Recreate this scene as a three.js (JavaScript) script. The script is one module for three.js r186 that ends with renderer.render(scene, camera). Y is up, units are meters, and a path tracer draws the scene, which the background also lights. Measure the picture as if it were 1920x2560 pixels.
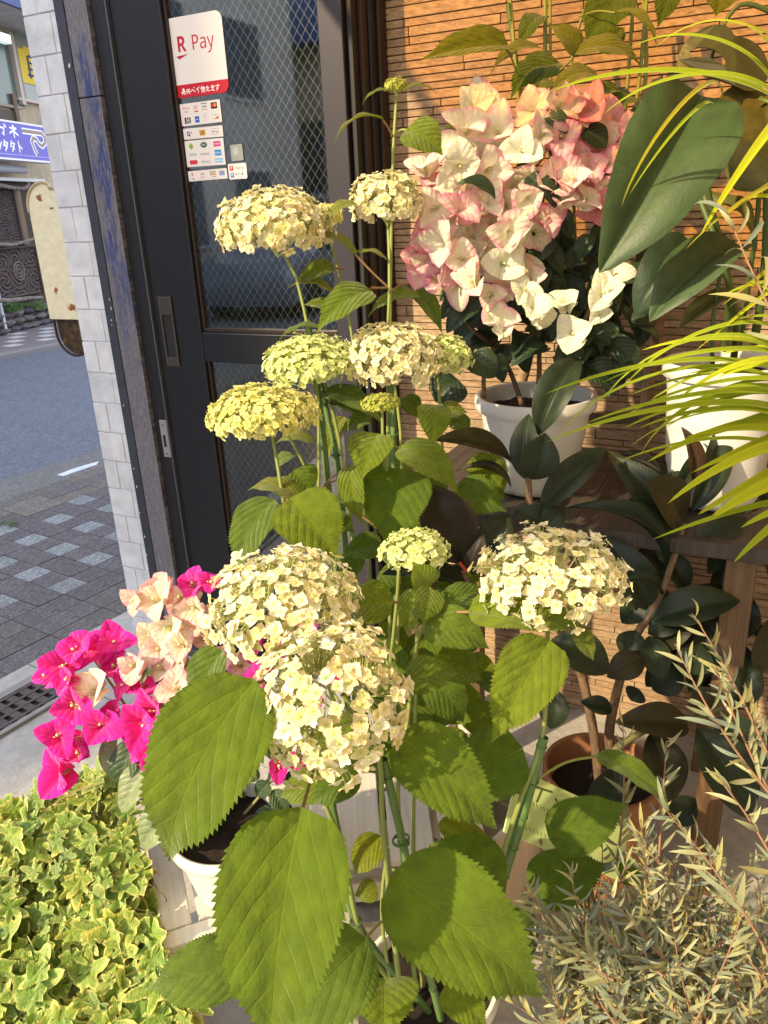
import * as THREE from 'three';
import { mergeGeometries } from 'three/addons/utils/BufferGeometryUtils.js';
import { RoundedBoxGeometry } from 'three/addons/geometries/RoundedBoxGeometry.js';
import { ImprovedNoise } from 'three/addons/math/ImprovedNoise.js';

// ------------------------------------------------------------------ camera, sky, sun, exposure
const scene = new THREE.Scene();
const FOC = 1950, EYE = new THREE.Vector3(0, 1.5, 0);
const camera = new THREE.PerspectiveCamera(2 * Math.atan(1280 / FOC) * 180 / Math.PI, 0.75, 0.05, 200);
const V = (x, y, z) => new THREE.Vector3(x, y, z);
const CX = V(0.905, -0.043, -0.424).normalize();
let CY = V(-0.118, 0.931, -0.345);
CY = CY.addScaledVector(CX, -CY.dot(CX)).normalize();
const CZ = CX.clone().cross(CY);
camera.matrixAutoUpdate = true;
camera.position.copy(EYE);
camera.quaternion.setFromRotationMatrix(new THREE.Matrix4().makeBasis(CX, CY, CZ));
scene.add(camera);

const SUN = V(-0.5, 0.62, 0.86).normalize();
const sun = new THREE.DirectionalLight(new THREE.Color().setRGB(1, 0.8, 0.5), 5);
sun.position.copy(SUN).multiplyScalar(40);
sun.castShadow = true; sun.shadow.radius = 1.6;
sun.shadow.mapSize.set(4096, 4096);
Object.assign(sun.shadow.camera, { left: -14, right: 14, top: 14, bottom: -14, near: 1, far: 90 });
scene.add(sun, sun.target);
{ // a clear, slightly hazy sky
  const w = 256, h = 128, d = new Float32Array(w * h * 4);
  for (let y = 0; y < h; y++) for (let x = 0; x < w; x++) {
    const el = ((y + 0.5) / h - 0.5) * Math.PI, az = ((x + 0.5) / w - 0.5) * 2 * Math.PI;
    const dir = V(Math.cos(az) * Math.cos(el), Math.sin(el), Math.sin(az) * Math.cos(el));
    const up = Math.max(0, dir.y), k = Math.pow(1 - up, 2.2), g = Math.pow(Math.max(0, dir.dot(SUN)), 6) * 0.7;
    const i = (y * w + x) * 4, low = dir.y < 0 ? 0.35 : 1;
    d[i] = (0.62 + 0.42 * k + g) * low; d[i + 1] = (0.72 + 0.34 * k + g * 0.92) * low; d[i + 2] = (0.98 + 0.16 * k + g * 0.75) * low; d[i + 3] = 1;
  }
  const t = new THREE.DataTexture(d, w, h, THREE.RGBAFormat, THREE.FloatType);
  t.mapping = THREE.EquirectangularReflectionMapping; t.magFilter = THREE.LinearFilter; t.needsUpdate = true;
  scene.background = t; scene.environment = t;
}
scene.backgroundIntensity = 1.8; scene.environmentIntensity = 1.8;
const renderer = new THREE.WebGLRenderer({ antialias: true });
renderer.toneMapping = THREE.LinearToneMapping;
renderer.toneMappingExposure = 1.42;
renderer.shadowMap.enabled = true;

// ------------------------------------------------------------------ helpers
let seed = 20241;
const rnd = () => { seed = (seed + 0x6D2B79F5) | 0; let t = Math.imul(seed ^ (seed >>> 15), 1 | seed); t = (t + Math.imul(t ^ (t >>> 7), 61 | t)) ^ t; return ((t ^ (t >>> 14)) >>> 0) / 4294967296; };
const rr = (a, b) => a + (b - a) * rnd();
const pick = (a) => a[Math.floor(rnd() * a.length)];
const clamp = THREE.MathUtils.clamp, lerp = THREE.MathUtils.lerp, smooth = THREE.MathUtils.smoothstep;
const perlin = new ImprovedNoise();
const noise = (x, y, z = 0) => perlin.noise(x, y, z);
const fbm = (x, y, z = 0) => noise(x, y, z) * 0.55 + noise(x * 2.1, y * 2.1, z + 3) * 0.3 + noise(x * 4.3, y * 4.3, z + 7) * 0.15;
// rays through points of the photograph (U = units of its 1659-wide view, P = its own 1920-wide pixels)
const S = 1920 / 1659;
const rayP = (x, y) => CX.clone().multiplyScalar((x - 960) / FOC).addScaledVector(CY, -(y - 1280) / FOC).sub(CZ);
const at = (x, y, d) => rayP(x * S, y * S).multiplyScalar(d).add(EYE);
const onZ = (x, y, z) => { const r = rayP(x, y); return r.multiplyScalar((z - EYE.z) / r.z).add(EYE); };
const onY = (x, y, h = 0) => { const r = rayP(x, y); return r.multiplyScalar((h - EYE.y) / r.y).add(EYE); };
const metres = (u, d) => u * S * d / FOC;
const view = (r, u, b = 1) => CX.clone().multiplyScalar(r).addScaledVector(CY, u).addScaledVector(CZ, b).normalize();

const names = new Map();
const numbered = (n) => { const k = names.get(n) ?? 0; names.set(n, k + 1); return k ? n + '_' + String(k).padStart(3, '0') : n; };
function tag(o, label, category, group, kind) {
  o.userData.label = label; if (category) o.userData.category = category; if (group) o.userData.group = group; if (kind) o.userData.kind = kind;
  return o;
}
function thing(name, label, category, pos = V(0, 0, 0), group) {
  const o = new THREE.Group(); o.name = numbered(name); o.position.copy(pos); scene.add(o);
  return tag(o, label, category, group);
}
function part(name, geo, mat, parent, worldPos) {      // geometry in world coordinates unless a world position is given
  const m = new THREE.Mesh(geo, mat); m.name = name; m.castShadow = m.receiveShadow = true;
  if (!parent) { m.name = numbered(name); scene.add(m); if (worldPos) m.position.copy(worldPos); return m; }
  parent.add(m);
  const w = V(0, 0, 0); for (let p = parent; p; p = p.parent) w.add(p.position);
  m.position.copy(worldPos ?? V(0, 0, 0)).sub(w);
  return m;
}
const struct = (name, geo, mat) => { const m = part(name, geo, mat); m.userData.kind = 'structure'; return m; };
const stuff = (m) => { m.userData.kind = 'stuff'; return m; };
function boxAt(x0, x1, y0, y1, z0, z1, r = 0) {
  const g = r ? new RoundedBoxGeometry(x1 - x0, y1 - y0, z1 - z0, 2, r) : new THREE.BoxGeometry(x1 - x0, y1 - y0, z1 - z0);
  return g.translate((x0 + x1) / 2, (y0 + y1) / 2, (z0 + z1) / 2);
}
function bar(a, b, w, h, up = V(0, 1, 0), r = 0.003) {   // a rectangular bar from a to b
  const y = b.clone().sub(a), L = y.length(); y.normalize();
  const z = up.clone().addScaledVector(y, -up.dot(y)).normalize(), x = y.clone().cross(z);
  const g = r ? new RoundedBoxGeometry(w, L, h, 2, r) : new THREE.BoxGeometry(w, L, h);
  return g.applyMatrix4(new THREE.Matrix4().makeBasis(x, y, z).setPosition(a.clone().add(b).multiplyScalar(0.5)));
}
function tube(pts, r0, r1 = r0, rad = 7, seg) {
  const c = new THREE.CatmullRomCurve3(pts), n = seg ?? Math.max(6, pts.length * 4), g = new THREE.TubeGeometry(c, n, 1, rad, false), p = g.attributes.position;
  for (let i = 0; i <= n; i++) {
    const q = c.getPointAt(i / n), r = lerp(r0, r1, i / n);
    for (let j = 0; j <= rad; j++) { const k = i * (rad + 1) + j; p.setXYZ(k, q.x + (p.getX(k) - q.x) * r, q.y + (p.getY(k) - q.y) * r, q.z + (p.getZ(k) - q.z) * r); }
  }
  return g;
}
const lathe = (prof, seg = 40) => new THREE.LatheGeometry(prof.map((p) => new THREE.Vector2(p[0], p[1])), seg);
const plain = (g) => { const n = g.index ? g.toNonIndexed() : g.clone(); for (const k of Object.keys(n.attributes)) if (!['position', 'normal', 'uv', 'color'].includes(k)) n.deleteAttribute(k); return n; };
const merge = (list) => mergeGeometries(list.map(plain));
// textures
function tex(w, h, f, srgb = true) {
  const d = new Uint8Array(w * h * 4);
  for (let y = 0; y < h; y++) for (let x = 0; x < w; x++) {
    const c = f((x + 0.5) / w, (y + 0.5) / h, x, y), i = (y * w + x) * 4;
    d[i] = clamp(c[0], 0, 1) * 255; d[i + 1] = clamp(c[1] ?? c[0], 0, 1) * 255; d[i + 2] = clamp(c[2] ?? c[0], 0, 1) * 255; d[i + 3] = 255;
  }
  const t = new THREE.DataTexture(d, w, h); t.wrapS = t.wrapT = THREE.RepeatWrapping; t.magFilter = THREE.LinearFilter; t.flipY = false;
  if (srgb) t.colorSpace = THREE.SRGBColorSpace; t.needsUpdate = true;
  return t;
}
const rep = (t, u, v = u) => { const c = t.clone(); c.repeat.set(u, v); c.needsUpdate = true; return c; };
const lin = (r, g, b) => new THREE.Color().setRGB(r, g, b);
const std = (c, rough = 0.8, o = {}) => new THREE.MeshStandardMaterial({ color: c, roughness: rough, ...o });
const phys = (c, rough, o = {}) => new THREE.MeshPhysicalMaterial({ color: c, roughness: rough, side: THREE.DoubleSide, ...o });
// hashed grain with period n so that it tiles
const hash = (x, y) => { let h = Math.imul(x, 374761393) + Math.imul(y, 668265263); h = Math.imul(h ^ (h >>> 13), 1274126177); return ((h ^ (h >>> 16)) >>> 0) / 4294967296; };
function vnoise(x, y, n) { const ix = Math.floor(x), iy = Math.floor(y), fx = x - ix, fy = y - iy, w = (a) => ((a % n) + n) % n, sx = fx * fx * (3 - 2 * fx), sy = fy * fy * (3 - 2 * fy); return lerp(lerp(hash(w(ix), w(iy)), hash(w(ix + 1), w(iy)), sx), lerp(hash(w(ix), w(iy + 1)), hash(w(ix + 1), w(iy + 1)), sx), sy); }
const grainTex = (n, lo, hi) => tex(256, 256, (u, v, x, y) => { const a = vnoise(u * n, v * n, n) * 0.45 + vnoise(u * n / 4, v * n / 4, n / 4) * 0.3 + hash(x, y) * 0.25, k = lerp(lo, hi, a); return [k, k, k]; });
const fineGrain = grainTex(128, 0.66, 1), softGrain = grainTex(32, 0.8, 1), bumpGrain = tex(256, 256, (u, v, x, y) => [vnoise(u * 64, v * 64, 64) * 0.6 + hash(x, y) * 0.4], false);
const bumpSoft = tex(256, 256, (u, v) => [vnoise(u * 16, v * 16, 16) * 0.6 + vnoise(u * 48, v * 48, 48) * 0.4], false);
const woodTex = tex(256, 512, (u, v) => { const g = vnoise(u * 32, v * 3, 32) * 0.5 + vnoise(u * 96, v * 6, 96) * 0.35 + vnoise(u * 8, v * 2, 8) * 0.3, k = 0.55 + 0.42 * g; return [k, k * 0.98, k * 0.95]; });
const woodBump = tex(256, 512, (u, v) => [vnoise(u * 64, v * 4, 64) * 0.7 + vnoise(u * 128, v * 16, 128) * 0.3], false);
// boxes get uv in metres
function uvBox(g, s = 1) {
  const p = g.attributes.position, n = g.attributes.normal, uv = new Float32Array(p.count * 2);
  for (let i = 0; i < p.count; i++) {
    const ax = Math.abs(n.getX(i)), ay = Math.abs(n.getY(i)), az = Math.abs(n.getZ(i));
    const [a, b] = ay >= ax && ay >= az ? [p.getX(i), p.getZ(i)] : ax >= az ? [p.getZ(i), p.getY(i)] : [p.getX(i), p.getY(i)];
    uv[i * 2] = a * s; uv[i * 2 + 1] = b * s;
  }
  g.setAttribute('uv', new THREE.BufferAttribute(uv, 2)); return g;
}

// ------------------------------------------------------------------ ground, street, pavements
const grit = (c, o = {}) => std(c, 0.9, { map: rep(fineGrain, 3), bumpMap: rep(bumpGrain, 3), bumpScale: 0.0025, ...o });
const SO = V(-2.35, 0, -1.9), SD = V(0.13, 0, -0.9915).normalize(), TD = V(-SD.z, 0, SD.x).negate();
if (TD.x > 0) TD.negate();
const street = (s, t, y = 0) => SO.clone().addScaledVector(SD, s).addScaledVector(TD, t).setY(y);
const streetM = new THREE.Matrix4().makeBasis(SD, V(0, 1, 0), SD.clone().cross(V(0, 1, 0))).setPosition(SO);
const tSign = SD.clone().cross(V(0, 1, 0)).dot(TD) > 0 ? 1 : -1;
function slab(s0, s1, t0, t1, y0, y1, r = 0) {
  const [a, b] = tSign > 0 ? [t0, t1] : [-t1, -t0];
  return uvBox(boxAt(s0, s1, y0, y1, a, b, r)).applyMatrix4(streetM);
}
struct('ground', new THREE.PlaneGeometry(160, 160).rotateX(-Math.PI / 2).translate(0, -0.14, 0), grit(lin(0.2, 0.19, 0.18)));
const asphalt = std(lin(0.25, 0.27, 0.32), 0.82, { map: rep(grainTex(128, 0.45, 1), 1.6), bumpMap: rep(bumpGrain, 2), bumpScale: 0.006 });
struct('road', slab(-40, 40, 2.05, 6.66, -0.12, -0.02), asphalt);
struct('gutter', slab(-40, 40, 1.62, 2.05, -0.12, -0.005), std(lin(0.3, 0.285, 0.255), 0.9, { map: rep(grainTex(128, 0.5, 1), 2), bumpMap: rep(bumpGrain, 3), bumpScale: 0.003 }));
const walk = struct('pavement', slab(-40, 40, -0.1, 1.62, -0.12, -0.012), grit(lin(0.2, 0.17, 0.15)));
{ // pavers, one by one
  const P = 0.1275, mk = () => { const g = uvBox(new RoundedBoxGeometry(P - 0.0025, 0.05, P - 0.0025, 1, 0.002)); return g; };
  const geos = [mk(), mk(), mk()].map((g, i) => { const u = g.attributes.uv; for (let k = 0; k < u.count; k++) u.setXY(k, u.getX(k) + i * 0.37, u.getY(k) + i * 0.21); return g; });
  const longGeo = uvBox(new RoundedBoxGeometry(P * 2 - 0.0025, 0.05, P - 0.0025, 1, 0.002));
  const speck = rep(grainTex(128, 0.25, 1), 4.5);
  const mm = (r, g, b) => std(lin(r, g, b), 0.9, { map: speck, bumpMap: rep(bumpGrain, 5), bumpScale: 0.003 });
  const brown = [mm(0.37, 0.32, 0.315), mm(0.345, 0.3, 0.295), mm(0.39, 0.34, 0.33)], white = [mm(0.72, 0.74, 0.72), mm(0.64, 0.66, 0.64)], beige = [mm(0.46, 0.4, 0.32), mm(0.39, 0.35, 0.29), mm(0.5, 0.44, 0.35)], grey = [mm(0.38, 0.345, 0.31), mm(0.33, 0.3, 0.275)];
  const rest = [];
  let n = 0;
  for (let j = 0; j < 14; j++) for (let i = -14; i < 44; i++) {
    const long = (j < 3 || j > 10);
    if (long && (i & 1)) continue;
    const s = i * P + (long ? P / 2 : 0), t = -0.1 + (j + 0.5) * P, pos = street(s, t, -0.026 + rr(-0.0012, 0.0012));
    const m = long ? (hash(i + 90, j) < 0.3 ? pick(brown) : pick(j > 10 ? beige : grey)) : (i % 4 === 0 && j % 2 === 0) || ((i + 2) % 4 === 0 && j % 2 === 1) ? pick(white) : pick(brown);
    const c = pos.clone().sub(EYE), d = -c.dot(CZ), px = 960 + FOC * c.dot(CX) / d, py = 1280 - FOC * c.dot(CY) / d;
    const show = d > 0.2 && px > -60 && px < 430 && py > 1000 && py < 1900 && n < 300;
    const g = long ? longGeo : pick(geos), q = new THREE.Matrix4().copy(streetM).setPosition(pos);
    if (show) { n++; const o = part(n === 1 ? 'paving_stone' : 'paving_stone', g, m, walk); o.applyMatrix4(q); } else rest.push(g.clone().applyMatrix4(q));
  }
  stuff(part('paving_stone', merge(rest), brown[0], walk));
}
const apron = struct('concrete_apron', merge([slab(-7, -1.505, -6, -0.1, -0.12, 0.003), slab(-1.5, -0.245, -6, -0.1, -0.12, 0.003), slab(-0.24, 3, -6, -0.1, -0.12, 0.003)]), std(lin(0.5, 0.47, 0.42), 0.9, { map: rep(softGrain, 1.5), bumpMap: rep(bumpGrain, 2), bumpScale: 0.002 }));
{ // slots that cut the apron into slabs, and the drain grating beside the pavement
  const o = thing('drain_grate', 'rusty brown perforated drain grating set in the concrete beside the pavement', 'drain grate', street(-0.8, -0.32, 0.004));
  const fr = std(lin(0.33, 0.31, 0.28), 0.85, { map: softGrain }), me = std(lin(0.14, 0.11, 0.095), 0.6, { metalness: 0.4, map: rep(fineGrain, 2) });
  part('frame', merge([slab(-1.5, -0.25, -0.42, -0.4, 0.003, 0.016), slab(-1.5, -0.25, -0.235, -0.2, 0.003, 0.016), slab(-0.27, -0.25, -0.4, -0.235, 0.003, 0.016)]), fr, o);
  part('pit', slab(-1.5, -0.27, -0.4, -0.235, 0.003, 0.0055), std(lin(0.02, 0.018, 0.016), 1), o);
  for (let i = 0; i < 22; i++) part('grate_bar', slab(-1.36 + i * 0.049, -1.36 + i * 0.049 + 0.03, -0.4, -0.235, 0.006, 0.014), me, o);
  for (let i = 0; i < 4; i++) part('grate_bar', slab(-1.36, -0.275, -0.39 + i * 0.046, -0.377 + i * 0.046, 0.0075, 0.0155), me, o);
}
{ const a = at(148, 1024, 1), p0 = onY(205, 1160, -0.001); // a short white arrow painted on the gutter
  const sh = new THREE.Shape(); sh.moveTo(-0.16, -0.03); sh.lineTo(0.1, -0.03); sh.lineTo(0.16, 0.02); sh.lineTo(-0.03, 0.045); sh.lineTo(-0.16, 0.03); sh.closePath();
  const g = new THREE.ExtrudeGeometry(sh, { depth: 0.004, bevelEnabled: false }).rotateX(-Math.PI / 2);
  const m = part('road_marking', g.applyMatrix4(new THREE.Matrix4().copy(streetM).setPosition(onY(203, 1172, -0.006))), std(lin(0.8, 0.86, 0.9), 0.6, { map: softGrain }));
  tag(m, 'small white painted mark on the gutter beside the asphalt road', 'road marking');
}
{ // grass tuft at the left edge of the pavement
  const pos = onY(14, 1312, 0), o = thing('grass_tuft', 'small green grass tuft growing between pavement stones at left edge', 'grass', pos);
  const gs = [];
  for (let i = 0; i < 30; i++) { const a = rr(0, 6.3), l = rr(0.03, 0.07), b = V(pos.x + rr(-0.04, 0.08), 0, pos.z + rr(-0.03, 0.03)); gs.push(tube([b, b.clone().add(V(Math.cos(a) * l * 0.4, l * 0.4, Math.sin(a) * l * 0.4)), b.clone().add(V(Math.cos(a) * l, l * 0.45, Math.sin(a) * l))], 0.0016, 0.0004, 4, 4)); }
  part('blades', merge(gs), std(lin(0.12, 0.22, 0.04), 0.8), o); o.userData.kind = 'stuff';
}
const farWalk = struct('far_pavement', slab(-20, 40, 6.78, 9.5, -0.12, 0.03), grit(lin(0.27, 0.23, 0.22)));
struct('far_kerb', slab(-20, 40, 6.6, 6.785, -0.12, 0.034, 0.01), grit(lin(0.33, 0.31, 0.29)));
{ const g = uvBox(new RoundedBoxGeometry(0.2, 0.02, 0.2, 1, 0.004)), m = grit(lin(0.68, 0.66, 0.64));
  for (let j = 0; j < 4; j++) for (let i = 0; i < 14; i++) part('paving_stone', g, m, farWalk).applyMatrix4(new THREE.Matrix4().copy(streetM).setPosition(street(-1 + i * 0.5 + (j % 2) * 0.25, 7.2 + j * 0.34, 0.024))); }

// ------------------------------------------------------------------ shop front: door plane, pier, jambs
const ZD = -1.94, ZW = -2.1;
const dx = (px, py) => onZ(px, py, ZD).x, dy = (px, py) => onZ(px, py, ZD).y;
const TOP = 2.75;
{ // pier of white tiles
  const o = thing('white_tile_pier', 'narrow white painted tile pier between the street and the shop door', 'pillar', V(-1.97, 0, -2.02));
  const x0 = -2.035, x1 = -1.908, paint = [0, 1, 2].map((i) => std(lin(0.84 - i * 0.02, 0.845 - i * 0.016, 0.85 - i * 0.012), 0.6, { map: rep(softGrain, 1), bumpMap: rep(bumpSoft, 2), bumpScale: 0.0012 }));
  part('core', boxAt(x0 + 0.002, x1 - 0.002, 0, TOP, -2.3, ZD - 0.003), std(lin(0.66, 0.66, 0.66), 0.8), o);
  const H = 0.103, g0 = 0.0026;
  for (let j = 0; j * H < TOP - 0.01; j++) {
    const y0 = j * H + g0 / 2, y1 = (j + 1) * H - g0 / 2;
    const cuts = j % 2 ? [x0, x0 + 0.106, x1] : [x0, x0 + 0.058, x1];
    for (let k = 0; k < 2; k++) {
      const g = uvBox(boxAt(cuts[k] + (k ? g0 / 2 : 0), cuts[k + 1] - (k ? 0 : g0 / 2), y0, y1, ZD - 0.012, ZD + 0.0015 + rr(-0.0008, 0.0012), 0.0025));
      part('tile', g, pick(paint), o);
    }
    part('tile', uvBox(boxAt(x0 - 0.008, x0 + 0.0015, y0, y1, -2.29, ZD - 0.013, 0.002)), pick(paint), o);
  }
}
const dark = std(lin(0.017, 0.017, 0.02), 0.36, { metalness: 0.2, bumpMap: rep(bumpSoft, 3), bumpScale: 0.0002 }), darkBrown = std(lin(0.05, 0.034, 0.026), 0.4, { metalness: 0.35 }), slate = std(lin(0.075, 0.078, 0.1), 0.45, { metalness: 0.3, map: softGrain }), greyMetal = std(lin(0.13, 0.125, 0.14), 0.4, { metalness: 0.5 }), blackRubber = std(lin(0.012, 0.012, 0.013), 0.6);
{
  const o = thing('steel_edge_strip', 'blue grey painted steel edging strip with chipped paint beside the white pier', 'metal strip', V(-1.89, 0, ZD));
  part('strip', uvBox(boxAt(-1.907, -1.872, 0, TOP, ZD - 0.05, ZD + 0.006, 0.002)), slate, o);
  const chip = std(lin(0.75, 0.7, 0.6), 0.8);
  for (const [px, py, s] of [[177, 165, 6], [277, 748, 3], [281, 770, 4], [282, 800, 3], [283, 812, 2], [312, 1012, 3], [338, 1170, 3], [345, 1215, 4], [352, 1280, 3], [365, 1340, 4], [369, 1385, 3]]) {
    const p = onZ(px, py, ZD), sh = new THREE.Shape(); for (let i = 0; i < 7; i++) { const a = i / 7 * 6.283, r = s * 0.0011 * rr(0.5, 1.1); sh[i ? 'lineTo' : 'moveTo'](Math.cos(a) * r * 0.6, Math.sin(a) * r * 1.4); }
    part('paint_chip', new THREE.ExtrudeGeometry(sh, { depth: 0.0008, bevelEnabled: false }).translate(clamp(p.x, -1.902, -1.877), p.y, ZD + 0.0058), chip, o);
  }
}
{ // granite jamb: speckled stone with blue stains
  const t = tex(256, 1024, (u, v, x, y) => {
    const sp = hash(x, y) * 0.55 + vnoise(u * 64, v * 256, 256) * 0.45, st = smooth(fbm(u * 2.2 + 3, v * 14, 1) + 0.55 * (1 - Math.abs(u - 0.6) * 1.4) - 0.2 + 0.5 * noise(2, v * 3.5), -0.02, 0.3) * smooth(vnoise(u * 32, v * 128, 128) + 0.25 * fbm(u * 9, v * 40), 0.25, 0.62);
    const lo = smooth(v, 0.3, 0.56), k = 0.26 + 0.44 * sp, a = st * lo * 0.85;
    return [lerp(k * 0.98, k * 0.42, a), lerp(k * 0.95, k * 0.52, a), lerp(k * 0.97, k * 0.98, a)];
  });
  const m = std(lin(0.85, 0.85, 0.88), 0.42, { map: t, bumpMap: bumpGrain, bumpScale: 0.0003 });
  const o = thing('granite_jamb', 'grey speckled granite door jamb with blue stains on its upper half', 'door jamb', V(-1.83, 0, ZD));
  const yj = dy(225, 243);
  const mk = (y0, y1) => { const g = boxAt(-1.871, -1.79, y0, y1, ZD - 0.1, ZD + 0.003, 0.002), p = g.attributes.position, uv = g.attributes.uv; for (let i = 0; i < p.count; i++) uv.setXY(i, (p.getX(i) + 1.871) / 0.082, p.getY(i) / 2.75); return g; };
  part('stone', mk(0.0, yj - 0.0015), m, o); part('stone', mk(yj + 0.0015, TOP), m, o);
}
// sliding door
const door = thing('sliding_door', 'dark sliding shop door with wired glass panes and a recessed pull handle', 'door', V(-1.4, 0, ZD));
{
  const f = thing('door_frame', 'dark brown stepped door frame around the sliding wired glass door', 'door frame', V(-1.4, 0, ZD));
  part('jamb', merge([boxAt(-1.789, -1.757, 0, TOP, ZD - 0.12, ZD - 0.012, 0.002), boxAt(-1.7565, -1.722, 0, TOP, ZD - 0.1, ZD - 0.002, 0.003)]), dark, f);
  part('jamb_strip', boxAt(-1.7245, -1.7195, 0, TOP, ZD - 0.1, ZD + 0.004, 0.0015), greyMetal, f);
  part('jamb', boxAt(-1.0, -0.985, 0, TOP, -2.13, ZD - 0.02, 0.002), blackRubber, f);
  part('jamb', boxAt(-0.985, -0.974, 0, TOP, -2.13, ZD - 0.052, 0.002), darkBrown, f);
  part('jamb', boxAt(-0.9738, -0.966, 0, TOP, -2.13, ZD - 0.085, 0.002), dark, f);
  part('jamb', boxAt(-0.9658, -0.957, 0, TOP, -2.13, ZD - 0.118, 0.002), darkBrown, f);
  part('threshold', boxAt(-1.79, -0.96, 0.0, 0.03, ZD - 0.12, ZD + 0.03, 0.003), greyMetal, f);
  const L = -1.719, R = -1.003, gl = dx(411, 0) - 0.024, gr = dx(787, 0), yr1 = dy(490, 832), yr0 = dy(490, 905), z0 = ZD - 0.05, z1 = ZD - 0.008;
  part('stile', uvBox(boxAt(L, gl, 0.035, TOP, z0, z1, 0.004)), dark, door);
  part('stile', uvBox(boxAt(gr, R, 0.035, TOP, z0, z1 + 0.004, 0.004)), std(lin(0.04, 0.036, 0.043), 0.4, { metalness: 0.3 }), door);
  part('rail', uvBox(boxAt(gl, gr, yr0, yr1, z0, z1 - 0.001, 0.004)), dark, door);
  part('rail', uvBox(boxAt(gl, gr, 0.035, 0.2, z0, z1 - 0.001, 0.004)), dark, door);
  part('rail', uvBox(boxAt(gl, gr, 2.5, TOP, z0, z1 - 0.001, 0.004)), dark, door);
  for (const [a, b] of [[yr1, 2.5], [0.2, yr0]]) part('glazing_bead', merge([boxAt(gl, gl + 0.008, a, b, z0, z1 - 0.012, 0.002), boxAt(gr - 0.008, gr, a, b, z0, z1 - 0.012, 0.002), boxAt(gl + 0.008, gr - 0.008, a, a + 0.012, z0, z1 - 0.012, 0.002)]), darkBrown, door);
  const glass = new THREE.MeshPhysicalMaterial({ color: lin(0.86, 0.9, 0.88), roughness: 0.03, transmission: 1, thickness: 0, ior: 2.1 });
  const zg = ZD - 0.03;
  for (const [a, b] of [[yr1 + 0.004, 2.5], [0.2, yr0 - 0.002]]) {
    const p = part('glass_pane', boxAt(gl + 0.004, gr - 0.003, a, b, zg - 0.001, zg), glass, door);
    const w = [], sl = 1.36, x0 = gl + 0.006, x1 = gr - 0.004;           // the crossing wires cast in the glass
    for (const sg of [1, -1]) for (let c = -3; c < 6; c += 0.0335) {
      let pts = [[x0, a + c], [x1, a + c + sl * (x1 - x0)]];
      if (sg < 0) pts = [[x0, a + c], [x1, a + c - sl * (x1 - x0)]];
      let [[ax, ay], [bx, by]] = pts; const k = (by - ay) / (bx - ax), cut = (y) => ax + (y - ay) / k;
      const lo = a + 0.002, hi = b - 0.002; let xa = ax, xb = bx; const xl = cut(lo), xh = cut(hi);
      xa = Math.max(xa, Math.min(xl, xh)); xb = Math.min(xb, Math.max(xl, xh)); if (xb - xa < 0.004) continue;
      w.push(bar(V(xa, ay + (xa - ax) * k, zg - 0.0022), V(xb, ay + (xb - ax) * k, zg - 0.0022), 0.0006, 0.0006, V(0, 0, 1), 0));
    }
    stuff(part('wire', merge(w), std(lin(0.5, 0.45, 0.34), 0.45, { metalness: 0.6 }), p));
  }
  const hx0 = dx(394, 760), hx1 = dx(427, 760), hy1 = dy(405, 742), hy0 = dy(428, 917), hz = z1;
  const hb = std(lin(0.1, 0.085, 0.07), 0.35, { metalness: 0.6 });
  const h = part('pull_handle', merge([boxAt(hx0, hx0 + 0.008, hy0, hy1, hz, hz + 0.007, 0.002), boxAt(hx1 - 0.008, hx1, hy0, hy1, hz, hz + 0.007, 0.002), boxAt(hx0 + 0.006, hx1 - 0.006, hy1 - 0.055, hy1, hz, hz + 0.006, 0.002), boxAt(hx0 + 0.006, hx1 - 0.006, hy0, hy0 + 0.03, hz, hz + 0.006, 0.002)]), hb, door);
  part('recess', boxAt(hx0 + 0.008, hx1 - 0.008, hy0 + 0.03, hy1 - 0.055, hz, hz + 0.001), blackRubber, h);
  const lx0 = dx(400, 1080) - 0.002, ly1 = dy(405, 1050), ly0 = dy(420, 1142), lk = part('lock_plate', boxAt(-1.7545, -1.7265, ly0, ly1, ZD - 0.002, ZD + 0.0035, 0.001), std(lin(0.62, 0.58, 0.54), 0.32, { metalness: 0.8 }), f);
  part('keyhole', boxAt(-1.747, -1.737, lerp(ly0, ly1, 0.28), lerp(ly0, ly1, 0.6), ZD + 0.003, ZD + 0.0042), blackRubber, lk);
  for (const k of [0.1, 0.87]) part('screw', new THREE.CylinderGeometry(0.003, 0.003, 0.0012, 12).rotateX(Math.PI / 2).translate(-1.7405, lerp(ly0, ly1, k), ZD + 0.004), greyMetal, lk);
  const bl = part('maker_label', boxAt(dx(463, 1420), dx(472, 1420), dy(468, 1462), dy(463, 1412), z1, z1 + 0.0012), std(lin(0.6, 0.6, 0.58), 0.5), door);
}
// stickers on the glass
function canvasTex(w, h, draw) {
  const c = document.createElement('canvas'); c.width = w; c.height = h; const x = c.getContext('2d');
  draw(x, w, h); const t = new THREE.CanvasTexture(c); t.colorSpace = THREE.SRGBColorSpace; return t;
}
const CARD = '#f4ece2';
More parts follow.
